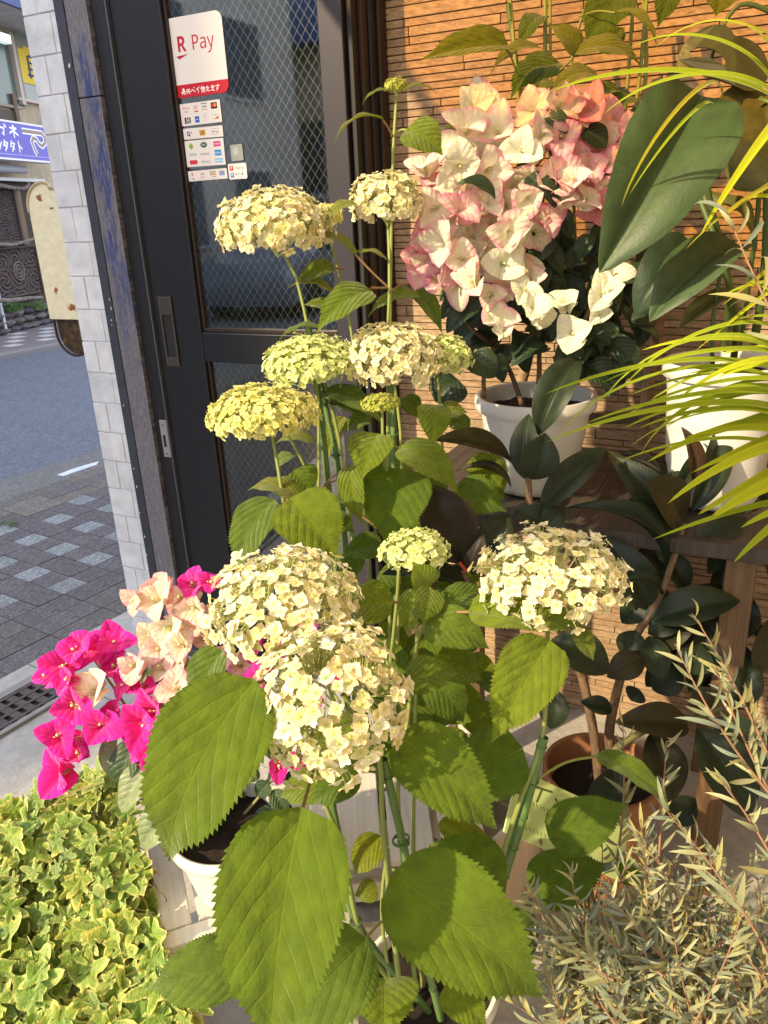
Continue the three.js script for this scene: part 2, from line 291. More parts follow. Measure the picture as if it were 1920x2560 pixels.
// strokes of the Japanese signs, each on a 10 x 10 square: polylines separated by spaces, points as digit pairs
const KANA = {
  raku: ['35 45 44 55', '44 43', '30 64 60 64', '3233 6233', '15 28', '85 72', '05 95', '50 59', '45 19', '55 89'],
  ten: ['12 82', '05 95', '52 54 19', '55 89'], pe: ['06 33 97', '70 81'], i: ['80 14', '53 59'], tsuka: ['30 03', '23 29', '42 92', '43 93 95 45 43', '60 68 39', '45 99'],
  e: ['31 51', '13 73 18', '45 58 98'], ma: ['12 82', '24 74', '50 57 28 37 89'], su: ['02 92', '50 56 37 35 56 29'], ga: ['02 73 68 57', '30 32 08', '80 81', '91 92'], ne: ['40 51', '12 72 06', '43 49', '55 87'],
  n: ['11 33', '18 48 92'], ku: ['30 05', '32 82 29', '35 67'], ta: ['30 05', '32 82 29', '24 66'], ka: ['02 82 77 58', '40 42 18'], to: ['30 39', '33 86'], me: ['70 62 19', '23 78'],
};
function kana(x, k, px, py, s, lw, col, sy = s) {
  x.strokeStyle = col; x.lineWidth = lw; x.lineCap = 'round'; x.lineJoin = 'round';
  for (const st of KANA[k]) { x.beginPath(); st.split(' ').forEach((p, i) => x[i ? 'lineTo' : 'moveTo'](px + (+p[0] + 0.5) * s / 10, py + (+p[1] + 0.5) * sy / 10)); x.stroke(); }
}
const text = (x, s, px, py, size, col, bold, al = 'center') => { x.fillStyle = col; x.font = (bold ? 'bold ' : '') + size + 'px sans-serif'; x.textAlign = al; x.textBaseline = 'middle'; x.fillText(s, px, py); };
function sticker(name, label, corners, draw, round, res, o = {}) {
  const q = corners.map(([x, y]) => onZ(x * 0.3858, y * 0.3858, ZD - 0.029));
  const w = (q[1].distanceTo(q[0]) + q[2].distanceTo(q[3])) / 2, h = (q[3].distanceTo(q[0]) + q[2].distanceTo(q[1])) / 2, c = q[0].clone().add(q[1]).add(q[2]).add(q[3]).multiplyScalar(0.25);
  const sh = new THREE.Shape(), a = w / 2, b = h / 2, r = round * w;
  sh.moveTo(-a + r, -b); sh.lineTo(a - r, -b); sh.absarc(a - r, -b + r, r, -Math.PI / 2, 0); sh.lineTo(a, b - r); sh.absarc(a - r, b - r, r, 0, Math.PI / 2); sh.lineTo(-a + r, b); sh.absarc(-a + r, b - r, r, Math.PI / 2, Math.PI); sh.lineTo(-a, -b + r); sh.absarc(-a + r, -b + r, r, Math.PI, Math.PI * 1.5);
  const g = new THREE.ExtrudeGeometry(sh, { depth: 0.0006, bevelEnabled: false, curveSegments: 8 }), p = g.attributes.position, uv = g.attributes.uv;
  for (let i = 0; i < p.count; i++) uv.setXY(i, p.getX(i) / w + 0.5, p.getY(i) / h + 0.5);
  const m = part(name, g, new THREE.MeshPhysicalMaterial({ color: 0xffffff, roughness: 0.45, map: canvasTex(res, Math.round(res * h / w), draw), ...o }), null, V(c.x, c.y, ZD - 0.0285));
  m.rotation.z = rr(-0.012, 0.012);
  return tag(m, label, 'sticker');
}
sticker('payment_sticker', 'large white sticker with red R Pay lettering and red bottom band on the glass', [[1072, 115], [1440, 70], [1480, 600], [1120, 640]], (x, w, h) => {
  x.fillStyle = CARD; x.fillRect(0, 0, w, h); x.fillStyle = '#cf1126'; x.fillRect(0, h * 0.835, w, h);
  text(x, 'R', w * 0.25, h * 0.335, h * 0.27, '#c8102e', true);
  x.beginPath(); x.moveTo(w * 0.14, h * 0.475); x.lineTo(w * 0.36, h * 0.462); x.lineTo(w * 0.19, h * 0.515); x.fillStyle = '#b81530'; x.fill();
  text(x, 'Pay', w * 0.63, h * 0.335, h * 0.25, '#c8102e', false);
  ['raku', 'ten', 'pe', 'i', 'tsuka', 'e', 'ma', 'su'].forEach((k, i) => kana(x, k, w * (0.15 + i * 0.088), h * 0.882, w * 0.082, w * 0.0125, '#fff4ea'));
}, 0.11, 512);
const box = (x, c, px, py, w, h) => { x.fillStyle = c; x.fillRect(px, py, w, h); };
sticker('card_brand_sticker', 'white sticker with two rows of credit card logos under the large one', [[1167, 672], [1427, 648], [1440, 795], [1180, 815]], (x, w, h) => {
  box(x, CARD, 0, 0, w, h); box(x, '#d8cfc6', 0, h * 0.5, w, 2);
  text(x, 'Rakuten', w * 0.15, h * 0.2, h * 0.13, '#c8102e'); text(x, 'Card', w * 0.14, h * 0.36, h * 0.13, '#c8102e');
  box(x, '#e9b9b4', w * 0.34, h * 0.13, w * 0.1, h * 0.17); box(x, '#d4483c', w * 0.345, h * 0.37, w * 0.1, h * 0.06);
  box(x, '#1d2a5c', w * 0.53, h * 0.08, w * 0.15, h * 0.03); text(x, 'VISA', w * 0.605, h * 0.23, h * 0.14, '#1d2a5c', true); box(x, '#d98a3c', w * 0.535, h * 0.35, w * 0.15, h * 0.03);
  box(x, '#1a1614', w * 0.77, h * 0.1, w * 0.15, h * 0.28); for (const [c, k] of [['#d8202a', 0.815], ['#f0942a', 0.87]]) { x.fillStyle = c; x.beginPath(); x.arc(w * k, h * 0.22, h * 0.085, 0, 7); x.fill(); }
  ['#243a74', '#c02c3c', '#2c8c4c'].forEach((c, i) => box(x, c, w * (0.08 + i * 0.055), h * 0.62, w * 0.045, h * 0.28)); text(x, 'JCB', w * 0.157, h * 0.76, h * 0.1, '#fff', true);
  box(x, '#2a64b8', w * 0.34, h * 0.62, w * 0.11, h * 0.28); text(x, 'AMEX', w * 0.395, h * 0.76, h * 0.065, '#fff', true);
  x.strokeStyle = '#b8b2ac'; x.lineWidth = 2; x.strokeRect(w * 0.54, h * 0.58, w * 0.13, h * 0.24); x.beginPath(); x.arc(w * 0.605, h * 0.69, h * 0.06, 0, 7); x.strokeStyle = '#4a6a94'; x.stroke();
  x.strokeStyle = '#b8b2ac'; x.strokeRect(w * 0.77, h * 0.58, w * 0.16, h * 0.26); text(x, 'DISCOVER', w * 0.85, h * 0.67, h * 0.065, '#444'); x.beginPath(); x.moveTo(w * 0.8, h * 0.84); x.lineTo(w * 0.93, h * 0.7); x.lineTo(w * 0.93, h * 0.84); x.fillStyle = '#d8743c'; x.fill();
}, 0.01, 512);
sticker('payment_strip_sticker', 'narrow white sticker with a plus logo, a gold square logo and a Pay box', [[1187, 835], [1445, 812], [1447, 885], [1195, 905]], (x, w, h) => {
  box(x, CARD, 0, 0, w, h); x.strokeStyle = '#2c2f7c'; x.lineWidth = h * 0.09; x.beginPath(); x.arc(w * 0.13, h * 0.5, h * 0.17, 0, 7); x.moveTo(w * 0.13, h * 0.55); x.lineTo(w * 0.165, h * 0.74); x.stroke(); text(x, '+', w * 0.205, h * 0.4, h * 0.4, '#2c2f7c', true);
  box(x, '#dca93a', w * 0.41, h * 0.25, w * 0.15, h * 0.5); text(x, 'iD', w * 0.485, h * 0.52, h * 0.42, '#5a4420', true);
  x.strokeStyle = '#333'; x.lineWidth = 2; x.strokeRect(w * 0.73, h * 0.22, w * 0.16, h * 0.52); text(x, 'Pay', w * 0.835, h * 0.5, h * 0.28, '#222'); x.fillStyle = '#222'; x.beginPath(); x.arc(w * 0.76, h * 0.5, h * 0.07, 0, 7); x.fill();
}, 0.01, 512);
sticker('transit_card_sticker', 'white sticker with nine coloured transit card logos in three rows', [[1197, 915], [1447, 893], [1465, 1065], [1215, 1085]], (x, w, h) => {
  box(x, CARD, 0, 0, w, h); x.fillStyle = '#86b832'; x.beginPath(); x.moveTo(w * 0.16, h * 0.08); x.lineTo(w * 0.22, h * 0.22); x.lineTo(w * 0.16, h * 0.36); x.lineTo(w * 0.1, h * 0.22); x.fill();
  x.fillStyle = '#46704c'; x.beginPath(); x.ellipse(w * 0.49, h * 0.2, w * 0.085, h * 0.11, 0, 0, 7); x.fill(); text(x, 'S+c', w * 0.49, h * 0.2, h * 0.1, '#e8efe4', true);
  box(x, '#e0458a', w * 0.74, h * 0.1, w * 0.18, h * 0.2); text(x, 'PASMO', w * 0.83, h * 0.2, h * 0.08, '#fbe4ee', true);
  text(x, 'toica', w * 0.18, h * 0.53, h * 0.15, '#3c9cb4', true); text(x, 'manaca', w * 0.49, h * 0.53, h * 0.13, '#3a3a3a'); box(x, '#2a98d8', w * 0.75, h * 0.42, w * 0.17, h * 0.22); text(x, 'ICOCA', w * 0.835, h * 0.53, h * 0.09, '#dff2fc', true);
  x.fillStyle = '#e0364c'; for (const k of [0.12, 0.18, 0.24]) { x.beginPath(); x.arc(w * k, h * 0.83, h * 0.09, 0, 7); x.fill(); } text(x, 'nimoca', w * 0.49, h * 0.83, h * 0.14, '#4a8c94'); box(x, '#8cc8e0', w * 0.74, h * 0.74, w * 0.2, h * 0.17); text(x, 'SUGOCA', w * 0.84, h * 0.83, h * 0.08, '#f4fbff', true);
}, 0.01, 512);
sticker('e_money_sticker', 'lowest narrow white sticker with red R Edy and au PAY lettering', [[1220, 1107], [1472, 1092], [1475, 1158], [1225, 1175]], (x, w, h) => {
  box(x, CARD, 0, 0, w, h); text(x, 'R', w * 0.11, h * 0.34, h * 0.4, '#c8102e', true); text(x, 'Edy', w * 0.12, h * 0.76, h * 0.26, '#333'); text(x, 'au', w * 0.37, h * 0.34, h * 0.38, '#d8583c', true); text(x, 'PAY', w * 0.37, h * 0.7, h * 0.32, '#d8583c');
  ['#8cae84', '#e8b074', '#dc8068'].forEach((c, i) => box(x, c, w * 0.56, h * (0.2 + i * 0.13), w * 0.16, h * 0.1)); box(x, '#b4a898', w * 0.62, h * 0.66, w * 0.1, h * 0.09); box(x, '#98a0cc', w * 0.8, h * 0.2, w * 0.14, h * 0.46);
}, 0.01, 512);
sticker('clear_sticker', 'small pale grey square sticker right of the card logos', [[1493, 937], [1572, 935], [1578, 1038], [1500, 1045]], (x, w, h) => { box(x, '#9fa39a', 0, 0, w, h); x.fillStyle = '#b9bcb3'; x.beginPath(); x.ellipse(w * 0.4, h * 0.4, w * 0.24, h * 0.26, 0.4, 0, 7); x.fill(); }, 0.06, 128);
sticker('pay_pay_sticker', 'small white sticker with a red square logo and PayPay lettering', [[1477, 1065], [1595, 1052], [1605, 1155], [1487, 1165]], (x, w, h) => {
  box(x, CARD, 0, 0, w, h); box(x, '#d8342c', w * 0.08, h * 0.14, w * 0.2, h * 0.3); text(x, 'P', w * 0.18, h * 0.29, h * 0.26, '#fff', true); text(x, 'PayPay', w * 0.63, h * 0.3, h * 0.22, '#4a3f3f');
  box(x, '#2a7cc0', w * 0.1, h * 0.6, w * 0.19, h * 0.28); kana(x, 'ta', w * 0.12, h * 0.62, h * 0.22, 5, '#fff'); kana(x, 'ten', w * 0.36, h * 0.58, h * 0.2, 4, '#5a7aa8'); kana(x, 'ka', w * 0.52, h * 0.58, h * 0.2, 4, '#5a7aa8'); kana(x, 'raku', w * 0.68, h * 0.58, h * 0.2, 4, '#5a7aa8'); text(x, 'ALIPAY', w * 0.58, h * 0.86, h * 0.09, '#5a7aa8');
}, 0.08, 256);

// tiled shop wall: long thin tiles in uneven courses
{
  const tone = [[0.46, 0.32, 0.2], [0.42, 0.285, 0.175], [0.49, 0.345, 0.215], [0.43, 0.305, 0.195], [0.39, 0.265, 0.16]];
  const stone = rep(tex(256, 256, (u, v, x, y) => { const k = 0.7 + 0.26 * vnoise(u * 40 + v * 24, v * 48 + u * 8, 256) * 0.6 + 0.22 * vnoise(u * 16, v * 32, 32) + 0.08 * hash(x, y); return [k, k * 0.985, k * 0.96]; }), 4, 6), rough = rep(tex(256, 256, (u, v, x, y) => [0.55 * vnoise(u * 32 + v * 8, v * 96, 96) + 0.3 * vnoise(u * 96, v * 128, 128) + 0.15 * hash(x, y)], false), 4, 6);
  const mats = tone.map((c) => std(lin(...c), 0.85, { map: stone, bumpMap: rough, bumpScale: 0.0013 }));
  const wall = struct('shop_wall', boxAt(-0.99, 1.6, 0, 3.6, -2.4, ZW - 0.007), std(lin(0.1, 0.075, 0.055), 0.95));
  const cand = [];
  let y = 0;
  while (y < 3.55) {
    const h = pick([0.0165, 0.0185, 0.0225, 0.0285]); let x = -0.957 - rr(0, 0.1);
    while (x < 1.58) {
      const L = pick([0.12, 0.18, 0.26, 0.36, 0.5]) * rr(0.9, 1.1), x0 = Math.max(x, -0.957), x1 = Math.min(x + L - 0.0022, 1.58);
      if (x1 - x0 > 0.012) cand.push([x0, x1, y, y + h - 0.0024, rr(-0.0012, 0.0016)]);
      x += L;
    }
    y += h;
  }
  const score = (c) => { const p = V((c[0] + c[1]) / 2, c[2], ZW).sub(EYE), d = -p.dot(CZ), px = 960 + FOC * p.dot(CX) / d, py = 1280 - FOC * p.dot(CY) / d; return px > 900 && px < 1980 && py > -30 && py < 1900 ? (py < 1060 ? 2 : 1) + (c[1] - c[0]) : 0; };
  cand.sort((a, b) => score(b) - score(a));
  const rest = mats.map(() => []);
  cand.forEach((c, i) => {
    const g = uvBox(boxAt(c[0], c[1], c[2], c[3], ZW - 0.01, ZW + c[4], i < 300 ? 0.0012 : 0)), k = Math.floor(hash(i, 5) * 5), du = hash(i, 1) * 3, dv = hash(i, 2) * 3, uv = g.attributes.uv;
    for (let j = 0; j < uv.count; j++) uv.setXY(j, uv.getX(j) + du, uv.getY(j) + dv);
    if (i < 300) part('wall_tile', g, mats[k], wall); else rest[k].push(g);
  });
  rest.forEach((r, k) => stuff(part('wall_tile', merge(r), mats[k], wall)));
}
// the shop above the door and the dim room behind the glass
const dim = std(lin(0.3, 0.31, 0.31), 0.9, { map: softGrain });
struct('shop_front_header', boxAt(-2.06, 1.6, TOP, 3.6, -2.3, ZD - 0.01), std(lin(0.3, 0.3, 0.31), 0.8));
struct('shop_room', merge([boxAt(-2.02, 1.6, -0.02, 0.01, -6, -2.42), boxAt(-2.02, 1.6, 3.0, 3.05, -6, -2.42), boxAt(-2.02, 1.6, 0, 3.05, -6.1, -6), boxAt(-2.06, -2.02, 0, 3.05, -6, -2.3), boxAt(1.6, 1.65, 0, 3.05, -6, -2.1)]), dim);
{
  const o = thing('shop_shelf', 'dim shelf with boxes seen through the wired glass of the shop door', 'shelf', V(-1.2, 0, -3.6)), m = std(lin(0.2, 0.17, 0.13), 0.8);
  for (let k = 0; k < 4; k++) part('shelf_board', boxAt(-1.9, -0.5, 0.3 + k * 0.5, 0.33 + k * 0.5, -3.9, -3.5, 0.004), m, o);
  for (const x of [-1.9, -0.53]) part('upright', boxAt(x, x + 0.03, 0, 2.1, -3.9, -3.5, 0.004), m, o);
  const bc = [lin(0.3, 0.35, 0.42), lin(0.45, 0.4, 0.3), lin(0.2, 0.3, 0.22), lin(0.5, 0.48, 0.45)].map((c) => std(c, 0.7));
  for (let k = 0; k < 3; k++) for (let i = 0; i < 5; i++) { const w = rr(0.14, 0.22), x = -1.85 + i * 0.26; part('box', boxAt(x, x + w, 0.331 + k * 0.5, 0.331 + k * 0.5 + rr(0.16, 0.34), -3.85, -3.55, 0.006), pick(bc), o); }
}
// cream metal sign on the pier, rusted
{
  const zc = -1.985, c0 = onZ(98, 520, zc), A = [[128, 455], [70, 540], [138, 795], [150, 835], [180, 890], [212, 870], [214, 830], [150, 500]].map(([x, y]) => onZ(x, y, zc));
  const xl = -2.205, xr = -2.052, yt = onZ(128, 455, zc).y, yb = onZ(185, 890, zc).y, yband = onZ(165, 797, zc).y, r = (xr - xl) / 2, cx = (xl + xr) / 2;
  const t = tex(256, 1024, (u, v) => {
    const ed = Math.min(u, 1 - u), n = fbm(u * 9, v * 34, 2) * 0.5 + fbm(u * 30, v * 110, 5) * 0.35, spot = smooth(Math.max(0, 1 - Math.hypot((u - 0.36) / 0.16, (v - 0.9) / 0.05)) + 0.9 * Math.max(0, 1 - Math.hypot((u - 0.66) / 0.1, (v - 0.82) / 0.02)) + 0.9 * Math.max(0, 1 - Math.hypot((u - 0.33) / 0.13, (v - 0.22) / 0.05)) + 0.9 * Math.max(0, 1 - Math.hypot((u - 0.75) / 0.3, (v - 0.09) / 0.05)) + 0.6 * smooth(0.05 - ed, 0, 0.05) * (u > 0.5 ? 1 : 0.4) + n * 1.1, 0.4, 0.66);
    const k = 0.9 + 0.08 * fbm(u * 5, v * 20, 9), q = vnoise(u * 90, v * 360, 360);
    return [lerp(k * 0.99, 0.66 - 0.2 * q, spot), lerp(k * 0.95, 0.42 - 0.2 * q, spot), lerp(k * 0.79, 0.16, spot)];
  });
  const rust = tex(256, 256, (u, v) => { const n = fbm(u * 5, v * 5, 4) + 0.5 * fbm(u * 19, v * 19, 6), k = 0.42 + 0.5 * n; return [k * 0.72, k * 0.55, k * 0.3]; });
  const pos = V(cx, (yt + yb) / 2, zc), o = thing('metal_sign_holder', 'long cream rounded metal plate with rust spots fixed to the white pier', 'sign holder', pos);
  const sh = new THREE.Shape(); sh.moveTo(xl, yband); sh.lineTo(xr, yband); sh.lineTo(xr, yt - r); sh.absarc(cx, yt - r, r, 0, Math.PI); sh.lineTo(xl, yband);
  const mapUV = (g) => { const p = g.attributes.position, uv = g.attributes.uv; for (let i = 0; i < p.count; i++) uv.setXY(i, (p.getX(i) - xl) / (xr - xl), (p.getY(i) - yband) / (yt - yband)); return g; };
  part('plate', mapUV(new THREE.ExtrudeGeometry(sh, { depth: 0.004, bevelEnabled: true, bevelSize: 0.0015, bevelThickness: 0.0015, bevelSegments: 2, curveSegments: 24 }).translate(0, 0, zc)), std(0xffffff, 0.5, { map: t }), o);
  const arc = []; for (let i = 0; i <= 14; i++) { const a = lerp(0.62, Math.PI + 0.12, i / 14); arc.push(V(cx + Math.cos(a) * (r + 0.001), yt - r + Math.sin(a) * (r + 0.001), zc + 0.006)); }
  part('rim', tube(arc, 0.006, 0.0045, 8, 40), std(lin(0.62, 0.5, 0.3), 0.5, { map: softGrain }), o);
  const bp = onZ(130, 468, zc); part('bolt', new THREE.SphereGeometry(0.0085, 14, 10).scale(1, 1, 0.7).translate(bp.x, bp.y, zc + 0.009), std(lin(0.5, 0.42, 0.32), 0.4, { metalness: 0.5 }), o);
  const s2 = new THREE.Shape(); s2.moveTo(xl + 0.003, yband - 0.001); s2.lineTo(xl + 0.003, yb + r); s2.absarc(cx, yb + r, r - 0.003, Math.PI, Math.PI * 2); s2.lineTo(xr - 0.003, yband - 0.001);
  part('back_plate', new THREE.ExtrudeGeometry(s2, { depth: 0.003, bevelEnabled: false, curveSegments: 24 }).translate(0, 0, zc - 0.022), std(lin(0.75, 0.72, 0.6), 0.6, { map: rep(rust, 9) }), o);
  const wall = []; for (let i = 0; i <= 18; i++) { const a = Math.PI + Math.PI * i / 18; wall.push(V(cx + Math.cos(a) * r, yb + r + Math.sin(a) * r, zc - 0.01)); }
  part('edge_band', tube([V(xl, yband, zc - 0.01), ...wall, V(xr, yband, zc - 0.01)], 0.0045, 0.0045, 6, 50), std(lin(0.42, 0.28, 0.12), 0.7, { map: rep(rust, 6) }), o);
}
// ------------------------------------------------------------------ across the street
const FQ = V(-0.27, 0, -0.963).normalize(), FN = FQ.clone().cross(V(0, 1, 0)), FP = V(-10.3, 0, -8.5);
const FM = new THREE.Matrix4().makeBasis(FQ, V(0, 1, 0), FN).setPosition(FP);
const onF = (px, py, off = 0) => { const r = rayP(px, py), k = (FN.dot(FP.clone().addScaledVector(FN, off).sub(EYE))) / FN.dot(r), p = r.multiplyScalar(k).add(EYE); return [p.clone().sub(FP).dot(FQ), p.y]; };
function fbox(px0, py0, px1, py1, z0, z1, r = 0) {
  const mx = (px0 + px1) / 2, my = (py0 + py1) / 2, u0 = onF(px0, my, z1)[0], u1 = onF(px1, my, z1)[0], v1 = onF(mx, py0, z1)[1], v0 = onF(mx, py1, z1)[1];
  return uvBox(boxAt(Math.min(u0, u1), Math.max(u0, u1), v0, v1, z0, z1, r)).applyMatrix4(FM);
}
const lbox = (...a) => uvBox(boxAt(...a)).applyMatrix4(FM);
{
  const o = thing('opposite_shop', 'beige shop across the street with windows, white eave and blue fascia', 'building', FP.clone());
  const beige = std(lin(0.56, 0.46, 0.3), 0.85, { map: rep(softGrain, 0.5) }), frame = std(lin(0.3, 0.24, 0.17), 0.6), glassy = std(lin(0.16, 0.2, 0.17), 0.15, { metalness: 0.2 });
  part('wall', lbox(-5, 30, 0.4, 4.6, -3, 0), beige, o);
  part('upper_wall', lbox(-5, 30, 4.6, 6.5, -3, 0.02), std(lin(0.5, 0.48, 0.44), 0.9, { map: rep(softGrain, 0.4) }), o);
  const ye = onF(50, 84, 0)[1]; let zf = 0.3; while (zf < 3 && onF(60, 25, zf)[1] > ye) zf += 0.02; if (zf > 2.9) zf = 1.2;
  part('eave', lbox(-5, 30, ye, ye + 0.08, 0.021, zf), std(lin(0.72, 0.71, 0.69), 0.7, { map: rep(softGrain, 0.3) }), o);
  part('fascia', lbox(-5, 30, ye - 0.02, ye + 0.5, zf + 0.001, zf + 0.06), std(lin(0.035, 0.06, 0.22), 0.5), o);
  const wa = part('window', fbox(-60, 105, 50, 258, 0.0, 0.02), glassy, o); part('frame', merge([fbox(44, 95, 54, 262, 0, 0.06), fbox(-60, 256, 54, 263, 0, 0.06), fbox(-60, 95, 54, 102, 0.0, 0.055)]), frame, wa);
  const wb = part('window', fbox(52, 85, 118, 252, 0.0, 0.02), std(lin(0.3, 0.34, 0.28), 0.2), o); part('frame', merge([fbox(42, 88, 49, 258, 0, 0.09), fbox(50, 250, 118, 257, 0, 0.08), fbox(50, 82, 118, 88, 0.0, 0.075)]), std(lin(0.6, 0.5, 0.4), 0.6), wb);
  part('doorway', fbox(-60, 270, 46, 312, 0.0, 0.03), std(lin(0.1, 0.075, 0.055), 0.7), o); part('post', fbox(38, 236, 46, 312, 0.03, 0.07), std(lin(0.16, 0.11, 0.07), 0.7), o);
  part('ledge', fbox(-60, 444, 112, 452, 0.0, 0.14), std(lin(0.72, 0.72, 0.72), 0.6), o);
  part('recess', fbox(-60, 454, 130, 830, 0.0, 0.015), std(lin(0.075, 0.058, 0.04), 0.9, { map: softGrain }), o);
  part('corner_post', fbox(46, 468, 62, 612, 0.02, 0.1), std(lin(0.34, 0.22, 0.12), 0.7, { map: woodTex }), o);
}
tag(part('ceiling_light', fbox(-8, 82, 27, 104, 1.0, 1.1, 0.01), std(lin(0.8, 0.85, 0.8), 0.4, { emissive: lin(0.6, 0.9, 0.8), emissiveIntensity: 0.5 })), 'small pale light fitting under the white eave at the top left corner', 'lamp');
{ const m = part('yellow_poster', fbox(50, 123, 118, 212, 0.03, 0.036), std(lin(0.86, 0.62, 0.03), 0.6)); tag(m, 'bright yellow poster with a dark blue character in the opposite window', 'poster');
  const b = std(lin(0.03, 0.035, 0.14), 0.6); part('character', merge([fbox(71, 141, 75, 195, 0.037, 0.041), fbox(86, 140, 90, 195, 0.037, 0.041), fbox(71, 140, 90, 146, 0.0365, 0.0405), fbox(71, 157, 90, 162, 0.0365, 0.0405), fbox(71, 172, 90, 177, 0.0365, 0.0405), fbox(71, 187, 90, 192, 0.0365, 0.0405), fbox(92, 145, 110, 150, 0.037, 0.041), fbox(99, 145, 104, 190, 0.0365, 0.0405)]), b, m); }
{ // purple sign of the shop opposite
  const o = thing('shop_sign', 'purple shop sign with white characters and a brown ribbon logo', 'sign', FP.clone());
  const u0 = onF(-120, 350, 0.5)[0], u1 = onF(131, 352, 0.5)[0], v1 = onF(60, 309, 0.5)[1], v0 = onF(60, 400, 0.5)[1], W = u1 - u0, H = v1 - v0;
  part('sign_box', lbox(u0, u1, v0, v1, 0.3, 0.49, 0.01), std(lin(0.7, 0.7, 0.74), 0.5), o);
  const t = canvasTex(1024, Math.round(1024 * H / W), (x, w, h) => {
    box(x, '#5a55b4', 0, 0, w, h);
    const U = (px) => (onF(px, 350, 0.5)[0] - u0) / W * w, Y = (px, py) => (1 - (onF(px, py, 0.5)[1] - v0) / H) * h;
    const s = (U(52) - U(28)) * 1.0;
    kana(x, 'me', U(-32), h * 0.08, s, h * 0.055, '#f4f2fa', h * 0.34); kana(x, 'ga', U(-3), h * 0.08, s, h * 0.055, '#f4f2fa', h * 0.34); kana(x, 'ne', U(28), h * 0.08, s, h * 0.055, '#f4f2fa', h * 0.34);
    ['n', 'ta', 'ku', 'to'].forEach((k, i) => kana(x, k, U(-10 + i * 17), h * 0.5, U(14) - U(0), h * 0.05, '#f4f2fa', h * 0.3));
    for (let i = 0; i < 40; i++) { x.fillStyle = '#c8c4ea'; x.fillRect(U(-20 + i * 3.5), h * 0.86, (U(2) - U(0)), h * 0.025); }
    const P = (a) => { x.beginPath(); a.forEach(([px, py], i) => x[i ? 'lineTo' : 'moveTo'](U(px), py * h)); x.stroke(); };
    x.lineJoin = 'round'; x.lineCap = 'butt';
    for (const [c, lw] of [['#f4f2f6', 0.17], ['#8c7868', 0.095]]) { x.strokeStyle = c; x.lineWidth = h * lw; P([[60, 0.2], [108, 0.2], [114, 0.3], [112, 0.46], [104, 0.56], [97, 0.5], [93, 0.4], [85, 0.36], [80, 0.46], [84, 0.7], [88, 0.82]]); }
  });
  part('sign_face', lbox(u0 + 0.01, u1 - 0.01, v0 + 0.015, v1 - 0.015, 0.4905, 0.494), std(0xffffff, 0.4, { map: (() => { t.repeat.set(1, 1); return t; })() }), o);
  const f = o.children[1].geometry, p = f.attributes.position, uv = f.attributes.uv; for (let i = 0; i < p.count; i++) { const q = V(p.getX(i), p.getY(i), p.getZ(i)).sub(FP); uv.setXY(i, (q.dot(FQ) - u0) / W, (q.y - v0) / H); }
  part('sign_trim', merge([lbox(u0, u1, v1 - 0.014, v1 + 0.012, 0.3, 0.5), lbox(u0, u1, v0 - 0.012, v0 + 0.014, 0.3, 0.5)]), std(lin(0.78, 0.76, 0.78), 0.4), o);
}
{ const o = thing('tube_lamp', 'grey tube lamp on brackets below the purple sign', 'lamp', FP.clone()), a = onF(-60, 420, 0.25), b = onF(61, 422, 0.25);
  part('housing', new THREE.CylinderGeometry(0.055, 0.055, b[0] - a[0], 14).rotateZ(Math.PI / 2).translate((a[0] + b[0]) / 2, (a[1] + b[1]) / 2, 0.25).applyMatrix4(FM), std(lin(0.4, 0.41, 0.45), 0.5), o);
  part('bracket', lbox((a[0] + b[0]) / 2, (a[0] + b[0]) / 2 + 0.05, b[1] - 0.02, b[1] + 0.02, 0, 0.24), std(lin(0.3, 0.3, 0.3), 0.6), o); }
